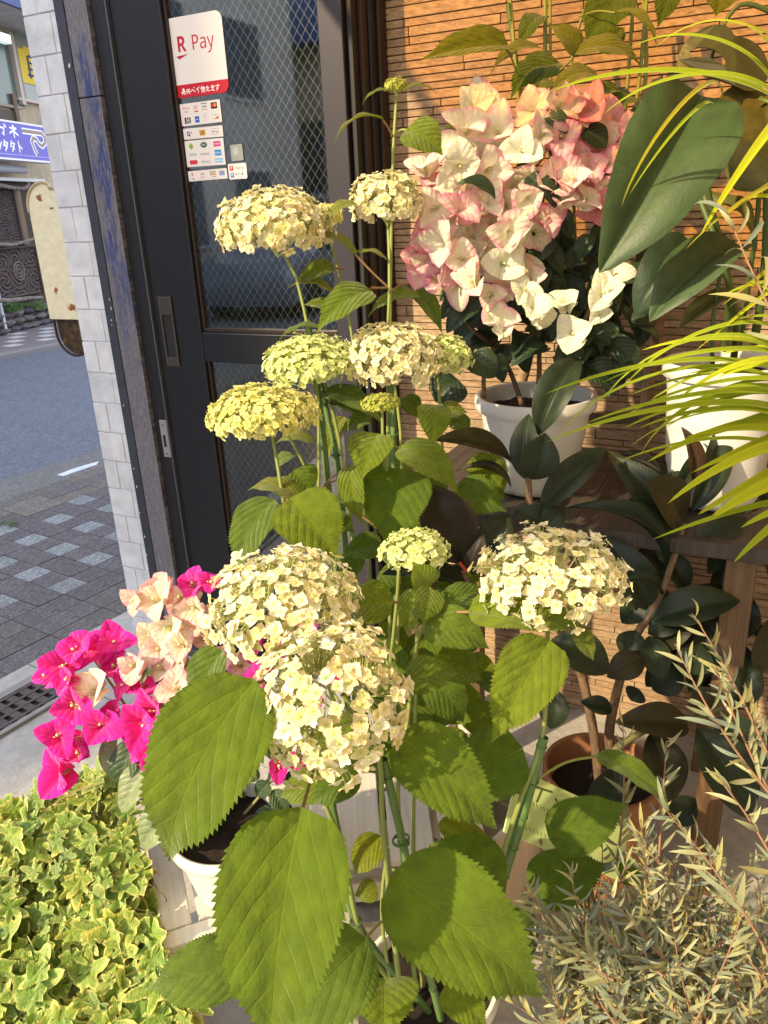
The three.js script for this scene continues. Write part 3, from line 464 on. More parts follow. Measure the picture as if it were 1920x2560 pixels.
{ // carved wooden panels, driftwood rails
  const carveT = (k) => { const f = (u, v) => { let h = 0; for (let i = 0; i < 3; i++) for (let j = 0; j < 4; j++) { const dxx = u * 3 - i - 0.5, dyy = v * 4 - j - 0.5, r = Math.hypot(dxx, dyy), a = Math.atan2(dyy, dxx); if (r < 0.75) h = Math.max(h, (0.5 + 0.5 * Math.cos(r * 26 + 3 * a * ((i + j) % 2 ? 1 : -1))) * (1 - r / 1.1)); } return h * 0.8 + 0.2 * vnoise(u * 48, v * 64, 64) + 0.3 * Math.abs(fbm(u * 12, v * 14, k)); }; return [tex(256, 256, (u, v) => { const h = f(u, v), a = 0.2 + 0.5 * h; return [a * 0.95, a * 0.78, a * 0.7]; }), tex(256, 256, (u, v) => [f(u, v)], false)]; };
  const [c0, b0] = carveT(1);
  for (const [i, q] of [[-30, 468, 50, 608], [-14, 616, 104, 741]].entries()) {
    const o = thing('carved_panel', i ? 'lower carved dark wood panel with a round rosette across the street' : 'upper carved dark wood panel behind the cream plate across the street', 'carved panel', FP.clone());
    const g = fbox(q[0], q[1], q[2], q[3], 0.06, 0.13);
    const a = onF(q[0], (q[1] + q[3]) / 2, 0.13)[0], w = onF(q[2], (q[1] + q[3]) / 2, 0.13)[0] - a;
    const p = g.attributes.position, uv = g.attributes.uv; for (let k = 0; k < p.count; k++) { const qq = V(p.getX(k), p.getY(k), p.getZ(k)).sub(FP); uv.setXY(k, (qq.dot(FQ) - a) / w, qq.y / w); }
    part('board', g, std(lin(0.42, 0.4, 0.42), 0.8, { map: c0, bumpMap: b0, bumpScale: 0.05 }), o);
    const e = 4; part('border', merge([fbox(q[0], q[1], q[2], q[1] + e, 0.131, 0.16), fbox(q[0], q[3] - e, q[2], q[3], 0.131, 0.16), fbox(q[2] - e, q[1] + e, q[2], q[3] - e, 0.131, 0.158)]), std(lin(0.14, 0.1, 0.075), 0.8, { map: woodTex }), o);
    if (i) for (const R of [0.04, 0.085, 0.13]) { const cc = onF(47, 678, 0.13); part('rosette', new THREE.TorusGeometry(R, 0.014, 8, 28).translate(cc[0], cc[1], 0.135).applyMatrix4(FM), std(lin(0.15, 0.115, 0.095), 0.8), o); }
  }
  const drift = std(lin(0.3, 0.25, 0.22), 0.85, { map: woodTex, bumpMap: woodBump, bumpScale: 0.01 }), fw = (px, py, z) => { const c = onF(px, py, z); return V(c[0], c[1], z).applyMatrix4(FM); };
  const logs = [['upper crooked driftwood rail above the carved panels', [[-40, 460], [0, 464], [35, 470], [62, 471], [68, 466], [73, 458]], 0.035], ['middle curved driftwood rail between the two carved panels', [[-40, 610], [0, 611], [30, 612], [60, 605], [84, 597]], 0.032], ['low grey driftwood log lying under the carved panels', [[-10, 750], [20, 752], [45, 749], [70, 746], [105, 744]], 0.04]];
  for (const [l, pts, r] of logs) tag(part('driftwood', tube(pts.map(([x, y]) => fw(x, y, 0.26)), r, r * 0.7, 8, 24), drift), l, 'driftwood');
  // low rubble wall, plants and the pale post
  const o = thing('stone_wall', 'low wall of dark rounded stones at the foot of the opposite shop', 'wall', FP.clone());
  part('bed', fbox(-60, 790, 150, 838, 0.03, 0.2), std(lin(0.08, 0.075, 0.07), 0.95), o);
  const sm = [lin(0.2, 0.165, 0.15), lin(0.16, 0.14, 0.135), lin(0.24, 0.2, 0.175), lin(0.13, 0.125, 0.14)].map((c) => std(c, 0.9, { map: fineGrain, bumpMap: bumpSoft, bumpScale: 0.01 }));
  const q0 = onF(-60, 830, 0.2), q1 = onF(140, 830, 0.2), top = onF(60, 772, 0.2)[1];
  for (let j = 0; j < 3; j++) for (let u = q0[0]; u < q1[0]; u += rr(0.2, 0.32)) {
    const g = new THREE.IcosahedronGeometry(1, 2), p = g.attributes.position; const k = rnd() * 40; for (let i = 0; i < p.count; i++) { const n = 1 + 0.28 * noise(p.getX(i) * 1.3 + k, p.getY(i) * 1.3, p.getZ(i) * 1.3); p.setXYZ(i, p.getX(i) * n, p.getY(i) * n, p.getZ(i) * n); } g.computeVertexNormals();
    part('stone', g.scale(rr(0.13, 0.19), top / 6 * rr(0.9, 1.15), 0.1).translate(u, top / 6 * (1 + 2 * j) + 0.02, 0.2).applyMatrix4(FM), pick(sm), o);
  }
  const gm = std(lin(0.075, 0.16, 0.03), 0.8), gm2 = std(lin(0.12, 0.2, 0.05), 0.8);
  for (const [i, [px, py, n]] of [[33, 768, 46], [98, 764, 40]].entries()) {
    const c = fw(px, py + 10, 0.3), gs = []; for (let k = 0; k < n; k++) { const a = rr(0, 6.3), l = rr(0.08, 0.22), b = c.clone().add(V(rr(-0.1, 0.1), 0, rr(-0.12, 0.12))); gs.push(tube([b, b.clone().add(V(Math.cos(a) * l * 0.4, l * 0.6, Math.sin(a) * l * 0.4)), b.clone().add(V(Math.cos(a) * l, l * 0.5, Math.sin(a) * l))], 0.008, 0.002, 4, 4)); }
    const g = thing('grass_clump', i ? 'right green grass clump on the low stone wall' : 'left green grass clump on the low stone wall', 'grass', c); stuff(part('blades', merge(gs), i ? gm2 : gm, g));
  }
  const pp = onY(5, 836, 0.03), pg = []; for (let i = 0; i < 9; i++) pg.push(boxAt(-0.2 + i * 0.036, -0.2 + i * 0.036 + 0.03, 0, 0.72, -0.02, 0.02 + (i % 2) * 0.006, 0.004));
  const po = thing('ribbed_post', 'pale ribbed post standing on the far pavement at the left edge', 'post', pp); part('ribs', merge(pg).translate(pp.x, pp.y, pp.z), std(lin(0.62, 0.64, 0.68), 0.5, { map: softGrain }), po);
}

// ------------------------------------------------------------------ what shades and tints the corner, beyond the frame
{ // the building row on our far left whose corner keeps the door and the street in shade
  const o = thing('street_building', 'tall pale apartment building across the street, seen only as a reflection in the glass', 'building', V(-12, 0, 0));
  const m = std(lin(0.74, 0.72, 0.67), 0.85, { map: rep(softGrain, 0.2) }), win = std(lin(0.12, 0.15, 0.18), 0.15), blue = std(lin(0.03, 0.07, 0.3), 0.6);
  part('wall', boxAt(-16, -9.6, 0, 12.6, -2.2, 12.3), m, o);
  for (let f = 0; f < 4; f++) for (let i = 0; i < 6; i++) { const z = -1.7 + i * 2.3, w = part('window', boxAt(-9.6, -9.57, 1 + f * 2.6, 2.3 + f * 2.6, z, z + 1.2), win, o); part('frame', merge([boxAt(-9.58, -9.54, 0.95 + f * 2.6, 1.0 + f * 2.6, z - 0.05, z + 1.25), boxAt(-9.58, -9.54, 2.3 + f * 2.6, 2.36 + f * 2.6, z - 0.05, z + 1.25)]), std(lin(0.7, 0.7, 0.7), 0.5), w); }
  part('awning', boxAt(-9.57, -8.4, 2.55, 2.7, 0.5, 6.5), blue, o);
}
{ // a house at the bend of the street and a parked car, mirrored in the door
  const o = thing('corner_house', 'grey house with a blue awning, seen only as a reflection in the door glass', 'building', V(-10, 0, 15)), m = std(lin(0.62, 0.58, 0.5), 0.85, { map: rep(softGrain, 0.2) }), wn = std(lin(0.08, 0.1, 0.12), 0.15);
  part('wall', boxAt(-18, -3, 0, 6.2, 14, 20), m, o); part('awning', boxAt(-12.5, -6, 5.0, 6.0, 13.4, 13.98), std(lin(0.06, 0.12, 0.34), 0.6), o); part('roof', boxAt(-18.3, -2.7, 6.21, 6.5, 13.6, 20.3), std(lin(0.2, 0.2, 0.22), 0.7), o);
  for (let i = 0; i < 5; i++) { const w = part('window', boxAt(-16.5 + i * 2.6, -15.1 + i * 2.6, 1.9, 3.5, 13.97, 14), wn, o); part('frame', merge([boxAt(-16.6 + i * 2.6, -15.0 + i * 2.6, 1.8, 1.9, 13.92, 14), boxAt(-15.85 + i * 2.6, -15.75 + i * 2.6, 1.9, 3.5, 13.95, 13.969)]), std(lin(0.65, 0.65, 0.65), 0.5), w); }
  const c = thing('parked_car', 'blue grey parked car, seen only as a reflection low in the door glass', 'car', V(-7.4, 0, 8.2)), sh = new THREE.Shape(); sh.moveTo(-2, 0.28); sh.lineTo(2, 0.28); sh.quadraticCurveTo(2.1, 0.6, 1.95, 0.8); sh.lineTo(1.1, 0.92); sh.quadraticCurveTo(0.6, 1.42, 0.1, 1.45); sh.lineTo(-1.2, 1.44); sh.quadraticCurveTo(-1.8, 1.3, -2.05, 0.85); sh.closePath();
  const M4 = new THREE.Matrix4().makeRotationY(1.45).setPosition(-7.4, -0.02, 8.2), pc = (n, g, mt) => part(n, g.applyMatrix4(M4), mt, c);
  pc('body', new THREE.ExtrudeGeometry(sh, { depth: 1.5, bevelEnabled: true, bevelSize: 0.06, bevelThickness: 0.1, bevelSegments: 3 }).translate(0, 0, -0.75), new THREE.MeshPhysicalMaterial({ color: lin(0.2, 0.24, 0.3), roughness: 0.3, metalness: 0.3, clearcoat: 1 }));
  const g2 = new THREE.Shape(); g2.moveTo(-1.6, 0.95); g2.lineTo(0.98, 0.95); g2.quadraticCurveTo(0.5, 1.36, 0.08, 1.38); g2.lineTo(-1.15, 1.37); g2.closePath(); pc('side_window', new THREE.ExtrudeGeometry(g2, { depth: 1.716, bevelEnabled: false }).translate(0, 0, -0.858), std(lin(0.02, 0.025, 0.03), 0.08));
  for (const x of [-1.25, 1.3]) for (const z of [-0.78, 0.78]) { pc('wheel', new THREE.CylinderGeometry(0.31, 0.31, 0.2, 24).rotateX(Math.PI / 2).translate(x, 0.31, z), std(lin(0.02, 0.02, 0.02), 0.8)); }
  for (const z of [-0.6, 0.6]) pc('headlight', new THREE.SphereGeometry(0.13, 14, 10).scale(0.5, 0.7, 1.3).translate(2.0, 0.68, z), std(lin(0.8, 0.8, 0.78), 0.1));
}
const SHADE = true;
if (SHADE) { // orange awning stretched over the plants, just above the frame
  const o = thing('orange_awning', 'orange vinyl awning stretched above the plants in front of the tiled wall', 'awning', V(0, 2.72, -0.8));
  const m = new THREE.MeshPhysicalMaterial({ color: lin(1, 0.62, 0.2), roughness: 0.25, transmission: 0.96, thickness: 0, ior: 1.4 });
  const x0 = -1.62, x1 = 1.7, z0 = -1.22, z1 = -0.1, g = new THREE.PlaneGeometry(x1 - x0, z1 - z0, 20, 8).rotateX(-Math.PI / 2).translate((x0 + x1) / 2, 2.72, (z0 + z1) / 2);
  part('sheet', g, m, o);
  part('frame', merge([bar(V(x0, 2.7, z0), V(x0, 2.7, z1), 0.03, 0.03), bar(V(x1, 2.7, z0), V(x1, 2.7, z1), 0.03, 0.03), bar(V(x0, 2.7, z1), V(x1, 2.7, z1), 0.03, 0.03)]), greyMetal, o);
}

{ // the shop's own eave, its side wall on our right and the neighbour's house behind us: they keep open sky off the plants
  const pale = std(lin(0.5, 0.42, 0.32), 0.85, { map: rep(softGrain, 0.5) });
  const e = thing('shop_eave', 'shop eave reaching out above the tiled wall, above the frame', 'eave', V(0.2, 2.8, -1.7)); part('soffit', boxAt(-1.0, 1.64, 2.76, 2.9, ZW + 0.004, -1.24, 0.01), pale, e);
  const w = thing('side_wall', 'shop side wall to the right of the plants, outside the frame', 'wall', V(1.6, 0, -1)); part('wall', boxAt(1.3, 1.45, 0.005, 2.9, ZW + 0.01, 0.6, 0.01), pale, w);
  const h = thing('neighbour_house', 'neighbouring house standing behind the viewer to the right', 'building', V(4, 0, 5)); part('wall', boxAt(1.6, 9, 0.005, 7, 1.4, 9), pale, h); for (let i = 0; i < 3; i++) { const wn = part('window', boxAt(2.4 + i * 2.1, 3.5 + i * 2.1, 1.2, 2.5, 1.37, 1.4), std(lin(0.1, 0.12, 0.14), 0.15), h); part('frame', boxAt(2.35 + i * 2.1, 3.55 + i * 2.1, 1.12, 1.2, 1.33, 1.4), std(lin(0.5, 0.5, 0.5), 0.5), wn); }
}
{ // a canvas canopy over the pavement in front: its shade falls on the bench, the lower wall and the rubber plant
  const c = thing('canvas_canopy', 'beige canvas canopy above and in front of the plants, outside the frame', 'canopy', V(-1.3, 2.75, 1.3)), m = std(lin(0.5, 0.42, 0.3), 0.9);
  part('cover', boxAt(-1.74, -1.02, 2.715, 2.722, 0.88, 1.36), m, c); part('cover', boxAt(-1.42, -0.8, 2.7225, 2.729, 1.355, 2.15), m, c); part('pole', merge([bar(V(-1.72, 2.7, 0.9), V(-1.0, 2.7, 0.9), 0.03, 0.03), bar(V(-1.4, 2.7, 2.13), V(-0.8, 2.7, 2.13), 0.03, 0.03)]), greyMetal, c);
}
// ------------------------------------------------------------------ leaves
// A leaf lies along +y from its base at the origin to its tip at (0, 1, 0), is 1 wide and faces +z.
function leafGeo({ nu = 24, nv = 4, out, serr = 0, teeth = 0, bend = 0.4, fold = 0.1, wave = 0, waves = 3, lobe = 0, twist = 0, sNorm = false, aspect = 1.4, ph = 0, colour }) {
  const pos = [], uv = [], idx = [], col = []; let mx = 0;
  for (let i = 0; i <= 60; i++) mx = Math.max(mx, out(i / 60));
  const cy = [0], cz = [0];
  for (let i = 1; i <= nu; i++) { const a = bend * ((i - 0.5) / nu - 0.35) * 2; cy.push(cy[i - 1] + Math.cos(a) / nu); cz.push(cz[i - 1] - Math.sin(a) / nu); }
  const L = Math.hypot(cy[nu], cz[nu]), ca = cy[nu] / L, sa = cz[nu] / L;
  for (let i = 0; i <= nu; i++) {
    const t = i / nu, hw = Math.max(0.002, out(t) / mx * 0.5);
    for (let j = -nv; j <= nv; j++) {
      const s = j / nv, e = Math.abs(s);
      let x = s * hw, y = cy[i] / L, z = cz[i] / L;
      if (teeth && e === 1) { const k = i % 2 ? 1 : 0; x += Math.sign(s) * k * serr * (0.75 + 0.5 * hash(i, j + 9 + Math.round(ph * 10))) * Math.min(1, hw * 6); y += k * serr * 0.55; }
      y -= lobe * Math.pow(e, 1.6) * Math.exp(-t * 7);
      z += (fold * e - fold * 0.5 * e * e) * hw * 2 / aspect + wave * Math.sin(t * waves * 6.283 + ph + (s > 0 ? 1.7 : 0)) * e * e * Math.sin(Math.PI * Math.min(1, t * 1.05)) + twist * s * hw * (t - 0.4);
      const yy = y * ca + z * sa, zz = -y * sa + z * ca;
      pos.push(x, yy, zz); uv.push(sNorm ? s * 0.5 + 0.5 : x + 0.5, t);
      if (colour) col.push(...colour(t, s, ph));
    }
  }
  const w = 2 * nv + 1;
  for (let i = 0; i < nu; i++) for (let j = 0; j < w - 1; j++) { const a = i * w + j; idx.push(a, a + 1, a + w, a + 1, a + w + 1, a + w); }
  const g = new THREE.BufferGeometry();
  g.setAttribute('position', new THREE.Float32BufferAttribute(pos, 3)); g.setAttribute('uv', new THREE.Float32BufferAttribute(uv, 2));
  if (colour) g.setAttribute('color', new THREE.Float32BufferAttribute(col, 3));
  g.setIndex(idx); g.computeVertexNormals(); return g;
}
function leafMatrix(base, tip, width, face) {
  const y = tip.clone().sub(base), L = y.length(); y.normalize();
  const z = face.clone().addScaledVector(y, -face.dot(y)); if (z.lengthSq() < 1e-6) z.set(0, 1, 0.1); z.normalize();
  const x = y.clone().cross(z);
  return new THREE.Matrix4().makeBasis(x.multiplyScalar(width), y.clone().multiplyScalar(L), z.multiplyScalar(L)).setPosition(base);
}
function leaf(parent, geo, mat, base, tip, width, face, name = 'leaf') {
  const m = new THREE.Mesh(geo, mat); m.name = name; m.castShadow = m.receiveShadow = true;
  const o = V(0, 0, 0); for (let p = parent; p; p = p.parent) o.add(p.position);
  m.applyMatrix4(leafMatrix(base.clone().sub(o), tip.clone().sub(o), width, face)); parent.add(m); return m;
}
// vein pictures: midrib, side veins and a fine net, as colour and as relief
function veins({ n, rise, curve, net = 26, w = 0.012, base = 0.74, depth = 0.22, mid = 0.014, tint = [1, 1, 1], mott = 0.16, k0 = 1 }) {
  const f = (u, v) => {
    const d = Math.abs(u - 0.5), side = u > 0.5 ? 0 : 0.4, ph = (v - rise * d - curve * d * d + 0.05 * noise(u * 5, v * 5, 3)) * n + side, fr = Math.abs(ph - Math.round(ph));
    const a = Math.max(0, 1 - fr / (w * n * (1 + 0.5 * (0.5 - d)))) * (ph > -0.5 ? 1 : 0), m = Math.max(0, 1 - d / (mid * (1.25 - v)));
    const q = Math.abs(fbm(u * net, v * net * 1.2, k0)), nt = Math.max(0, 1 - q / 0.06) * 0.4;
    return Math.max(m, a * 0.85, nt);
  };
  const N = 512;
  return { map: tex(N, N, (u, v, x, y) => { const h = f(u, v), k = base + mott * fbm(u * 6, v * 7, 9) + 0.03 * (hash(x, y) - 0.5); return [lerp(k, 1, h * depth * 2.4) * tint[0], lerp(k, 1, h * depth * 1.7) * tint[1], lerp(k, 1, h * depth * 2) * tint[2]]; }), bump: tex(N, N, (u, v) => { const d = Math.abs(u - 0.5), ph = (v - rise * d - curve * d * d) * n + (u > 0.5 ? 0 : 0.4), fr = Math.abs(ph - Math.round(ph)); return [0.28 + 0.5 * Math.sqrt(Math.min(1, fr * 2)) * Math.min(1, d * 9) - 0.16 * f(u, v) + 0.3 * fbm(u * 17, v * 19, 5)]; }, false) };
}
const ovate = (t) => Math.pow(Math.max(t, 0), 0.46) * Math.pow(Math.max(0, 1 - t), 1.02) * (1 - 0.42 * smooth(t, 0.66, 0.92));
const heart = (t) => Math.pow(Math.max(t, 0), 0.38) * Math.pow(Math.max(0, 1 - t), 0.98) * (1 - 0.45 * smooth(t, 0.66, 0.92));
const ellip = (t) => Math.pow(Math.sin(Math.PI * Math.pow(clamp(t, 0, 1), 0.92)), 0.8);
const lance = (t) => Math.pow(Math.sin(Math.PI * Math.pow(clamp(t, 0, 1), 0.85)), 0.9);

const HV = veins({ n: 6.2, rise: 0.9, curve: 0.5, net: 26, w: 0.009, base: 0.76, depth: 0.2 });
const hydraMat = (r, g, b, tr = 0.45) => phys(lin(r, g, b), 1, { transmission: tr, thickness: 0, map: HV.map, bumpMap: HV.bump, bumpScale: 0.0032, specularIntensity: 0.45 });
const HM = { g: hydraMat(0.31, 0.44, 0.01, 0.54), m: hydraMat(0.245, 0.385, 0.01, 0.54), d: hydraMat(0.2, 0.345, 0.014, 0.54), y: hydraMat(0.42, 0.5, 0.01, 0.54), o: hydraMat(0.36, 0.42, 0.01, 0.54), b: hydraMat(0.34, 0.47, 0.012, 0.54), t: hydraMat(0.23, 0.37, 0.03, 0.54) };
const HG = [0, 1, 2, 3, 4].map((i) => leafGeo({ nu: 64, nv: 4, out: i % 2 ? ovate : heart, serr: 0.034, teeth: 1, bend: [0.5, 0.8, 0.25, 1.1, 0.6][i], fold: [0.25, 0.12, 0.3, 0.2, 0.05][i], wave: [0.012, 0.02, 0.012, 0.025, 0.018][i], waves: 2.5, lobe: i % 2 ? 0.03 : 0.07, ph: i * 1.3 }));

// ------------------------------------------------------------------ hydrangeas
const stemMat = std(lin(0.3, 0.36, 0.09), 0.6, { map: softGrain }), stemRed = std(lin(0.34, 0.2, 0.09), 0.6, { map: softGrain }), stakeMat = std(lin(0.13, 0.24, 0.06), 0.5, { map: softGrain, bumpMap: bumpSoft, bumpScale: 0.001 }), barkMat = std(lin(0.26, 0.17, 0.1), 0.85, { map: woodTex, bumpMap: woodBump, bumpScale: 0.003 });
const soilMat = std(lin(0.075, 0.045, 0.028), 1, { map: rep(fineGrain, 3), bumpMap: rep(bumpGrain, 3), bumpScale: 0.01 });
const cream = (r, g, b, tr = 0.34) => phys(lin(r, g, b), 1, { transmission: tr, thickness: 0, vertexColors: true });
const FM_ = { w: [cream(0.91, 0.83, 0.58), cream(0.88, 0.77, 0.46), cream(0.92, 0.87, 0.66), cream(0.84, 0.77, 0.4), cream(0.92, 0.88, 0.72), cream(0.86, 0.72, 0.42)], y: [cream(0.8, 0.83, 0.38), cream(0.7, 0.78, 0.3), cream(0.86, 0.87, 0.5), cream(0.58, 0.7, 0.22)], k: [cream(0.83, 0.78, 0.28), cream(0.76, 0.72, 0.22), cream(0.86, 0.82, 0.4), cream(0.68, 0.66, 0.17)], u: [cream(0.5, 0.52, 0.07), cream(0.42, 0.46, 0.05), cream(0.58, 0.58, 0.12), cream(0.36, 0.4, 0.05)] };
const budMat = std(lin(0.5, 0.56, 0.16), 0.7), pedMat = std(lin(0.5, 0.55, 0.2), 0.7);
function floretGeo(k) {     // four rounded, slightly cupped sepals and a bead in the middle; radius about 1, facing +z
  const gs = [];
  for (let q = 0; q < 4; q++) {
    const a0 = q * Math.PI / 2 + rr(-0.14, 0.14), len = rr(0.85, 1.1), wd = rr(0.84, 1.0), cup = rr(-0.12, 0.3), z0 = q % 2 ? 0.05 : 0, bowl = rr(-0.08, 0.2);
    const pos = [], col = [], uv = [], idx = [], nu = 6, nv = 3;
    for (let i = 0; i <= nu; i++) for (let j = -nv; j <= nv; j++) {
      const t = i / nu, s = j / nv, tt = 0.06 + 0.925 * Math.pow(t, 0.85), w = Math.sqrt(Math.max(0, 1 - (2 * tt - 1) ** 2)) * 0.5 * wd, r = t * len - 0.12 * s * s * t, x = s * w, z = z0 + cup * t * t + bowl * s * s * t + 0.05 * Math.sin(q * 2 + k + t * 5) * s;
      const c = Math.cos(a0), n = Math.sin(a0); pos.push(r * c - x * n, r * n + x * c, z); uv.push(s * 0.5 + 0.5, t);
      const f = smooth(t, 0, 0.55); col.push(lerp(0.82, 1, f), lerp(0.92, 1, f), lerp(0.5, 1, f));
    }
    for (let i = 0; i < nu; i++) for (let j = 0; j < 2 * nv; j++) { const w = 2 * nv + 1, a = i * w + j; idx.push(a, a + 1, a + w, a + 1, a + w + 1, a + w); }
    const g = new THREE.BufferGeometry(); g.setAttribute('position', new THREE.Float32BufferAttribute(pos, 3)); g.setAttribute('uv', new THREE.Float32BufferAttribute(uv, 2)); g.setAttribute('color', new THREE.Float32BufferAttribute(col, 3)); g.setIndex(idx); g.computeVertexNormals(); gs.push(g);
  }
  const c = new THREE.SphereGeometry(0.13, 6, 4).translate(0, 0, 0.08); c.setAttribute('color', new THREE.Float32BufferAttribute(Array.from({ length: c.attributes.position.count * 3 }, (_, i) => [0.75, 0.85, 0.35][i % 3]), 3)); gs.push(c);
  return merge(gs);
}
const FG = [0, 1, 2, 3, 4, 5].map(floretGeo), budGeo = new THREE.IcosahedronGeometry(1, 0);
const orient = (dir, spin) => { const q = new THREE.Quaternion().setFromUnitVectors(V(0, 0, 1), dir); return q.multiply(new THREE.Quaternion().setFromAxisAngle(V(0, 0, 1), spin)); };
let floretsLeft = {};
function flowerHead(plant, id, { x, y, d, rx, ry, n, tone, size, core = 0.6, up = V(0, 1, 0), low = -0.55, label, gap = 0 }) {
  const C = at(x, y, d), a = metres(rx, d), b = metres(ry, d);
  const gs = [], tips = [], list = [];
  const gold = Math.PI * (3 - Math.sqrt(5)), q = new THREE.Quaternion().setFromUnitVectors(V(0, 1, 0), up.clone().normalize());
  n = Math.round(n * 1.9); size *= 0.82;
  for (let i = 0; i < n; i++) {
    const yy = 1 - (i + 0.5) / n * (1 - low), r = Math.sqrt(1 - yy * yy), th = i * gold + rr(-0.25, 0.25);
    const u = V(Math.cos(th) * r, yy + rr(-0.06, 0.06), Math.sin(th) * r), k = rr(0.8, 1.04) * (1 + 0.12 * noise(u.x * 2.2 + id.length, u.y * 2.2, u.z * 2.2 + x));
    if (gap && noise(u.x * 3 + x, u.y * 3, u.z * 3) > gap) continue;
    const p = V(u.x * a * k, u.y * b * k, u.z * a * k).applyQuaternion(q), nrm = V(u.x / a, u.y / b, u.z / a).normalize().applyQuaternion(q);
    nrm.x += rr(-0.34, 0.34); nrm.y += rr(-0.34, 0.34) + 0.12; nrm.z += rr(-0.34, 0.34); nrm.normalize();
    list.push({ p, nrm, s: size * rr(0.72, 1.18) });
  }
  // pedicels branch from a hub a little above the stem's end; small unopened buds sit between the florets
  const hub = V(0, -b * 0.75, 0).applyQuaternion(q), nodes = [];
  for (let i = 0; i < 9; i++) { const th = i * gold * 1.7, r = i ? 0.45 : 0; nodes.push(V(Math.cos(th) * a * r, -b * 0.1 + b * 0.25 * (i % 3) / 2, Math.sin(th) * a * r).applyQuaternion(q)); gs.push(tube([hub, hub.clone().lerp(nodes[i], 0.5).add(V(0, -b * 0.04, 0)), nodes[i]], 0.0016, 0.0011, 5, 4)); }
  for (const f of list) { const nd = nodes.reduce((m, k) => (k.distanceTo(f.p) < m.distanceTo(f.p) ? k : m)); gs.push(tube([nd, nd.clone().lerp(f.p, 0.6).addScaledVector(f.nrm, -0.003), f.p.clone().addScaledVector(f.nrm, -0.001)], 0.0008, 0.0005, 3, 2)); }
  for (let i = 0; i < list.length * 1.6; i++) { const f = list[Math.floor(rnd() * list.length)], s = size * rr(0.09, 0.17); gs.push(budGeo.clone().scale(s, s, s).translate(f.p.x * 0.86 + rr(-1, 1) * size, f.p.y * 0.86 + rr(-1, 1) * size, f.p.z * 0.86 + rr(-1, 1) * size)); }
  const head = part('flower_head', merge(gs), tone === 'w' ? pedMat : budMat, plant, C);
  if (label) head.userData.label = label;
  const rest = [];
  list.sort((e, f) => f.p.dot(CZ) - e.p.dot(CZ));
  for (const f of list) {
    const g = pick(FG), m = pick(FM_[tone]), o = orient(f.nrm, rr(0, 1.6)), cup = rr(0.9, 1.1);
    if ((floretsLeft[plant.name] ?? 300) > 0 && f.p.dot(CZ) > -0.25 * a) {
      floretsLeft[plant.name] = (floretsLeft[plant.name] ?? 300) - 1;
      const e = new THREE.Mesh(g, m); e.name = 'floret'; e.castShadow = e.receiveShadow = true; e.position.copy(f.p); e.quaternion.copy(o); e.scale.set(f.s, f.s, f.s * cup); head.add(e);
    } else rest.push(g.clone().applyMatrix4(new THREE.Matrix4().compose(f.p, o, V(f.s, f.s, f.s))));
  }
  if (rest.length) { const third = [[], [], []]; rest.forEach((g, i) => third[i % 3].push(g)); third.forEach((t, i) => { if (t.length) { const e = stuff(new THREE.Mesh(merge(t), FM_[tone][i])); e.name = 'floret'; e.castShadow = e.receiveShadow = true; head.add(e); } }); }
  return C;
}
const stem = (plant, pts, r0, r1, m = stemMat, name = 'stem') => part(name, tube(pts.map((p) => at(...p)), r0, r1, 7), m, plant);
// [base x, base y, tip x, tip y, width, depth, tip depth offset, tone, face right, face up, geometry]
function hleaf(plant, bx, by, tx, ty, w, d, dd, tone, fr = 0, fu = 0.3, gi = 0) {
  const B = at(bx, by, d), T = at(tx, ty, d + dd);
  return leaf(plant, HG[gi % 5], HM[tone], B, T, metres(w, d + dd / 2) * 0.87, view(fr, fu, 1));
}
const petiole = (plant, x0, y0, d0, x1, y1, d1, red = 1, sag = 8) => part('petiole', tube([at(x0, y0, d0), at((x0 + x1) / 2, (y0 + y1) / 2 - sag, (d0 + d1) / 2), at(x1, y1, d1)], 0.0022, 0.0017, 6, 8), red ? stemRed : stemMat, plant);
function pot(name, label, c, r, h, mat, { taper = 0.78, rim = 0.024, soil = 0.03, round = 0.02 } = {}) {
  const o = thing(name, label, 'flower pot', c), rb = r * taper, lip = r * 1.0;
  const prof = [[0.001, 0], [rb - round, 0], [rb - round * 0.3, round * 0.25], [rb, round], [lerp(rb, r, 0.85) * 0.95, h - rim * 1.05], [r * 0.95, h - rim], [lip, h - rim + 0.001], [lip + 0.0015, h - rim * 0.5], [lip, h - 0.0015], [lip - 0.003, h], [r * 0.93, h - 0.001], [r * 0.915, h - 0.006], [r * 0.9, h - 0.02], [rb * 0.93, 0.012]];
  part('body', lathe(prof, 56).translate(c.x, c.y, c.z), mat, o);
  const sg = new THREE.CircleGeometry(r * 0.905, 40, 0), ring = lathe(Array.from({ length: 12 }, (_, i) => [0.0005 + r * 0.9 * i / 11, 0]), 48), p = ring.attributes.position;
  for (let i = 0; i < p.count; i++) p.setY(i, 0.012 * fbm(p.getX(i) * 60, p.getZ(i) * 60, 2) + 0.004 * noise(p.getX(i) * 300, p.getZ(i) * 300)); ring.computeVertexNormals();
  part('soil', ring.translate(c.x, c.y + h - soil, c.z), soilMat, o);
  return o;
}

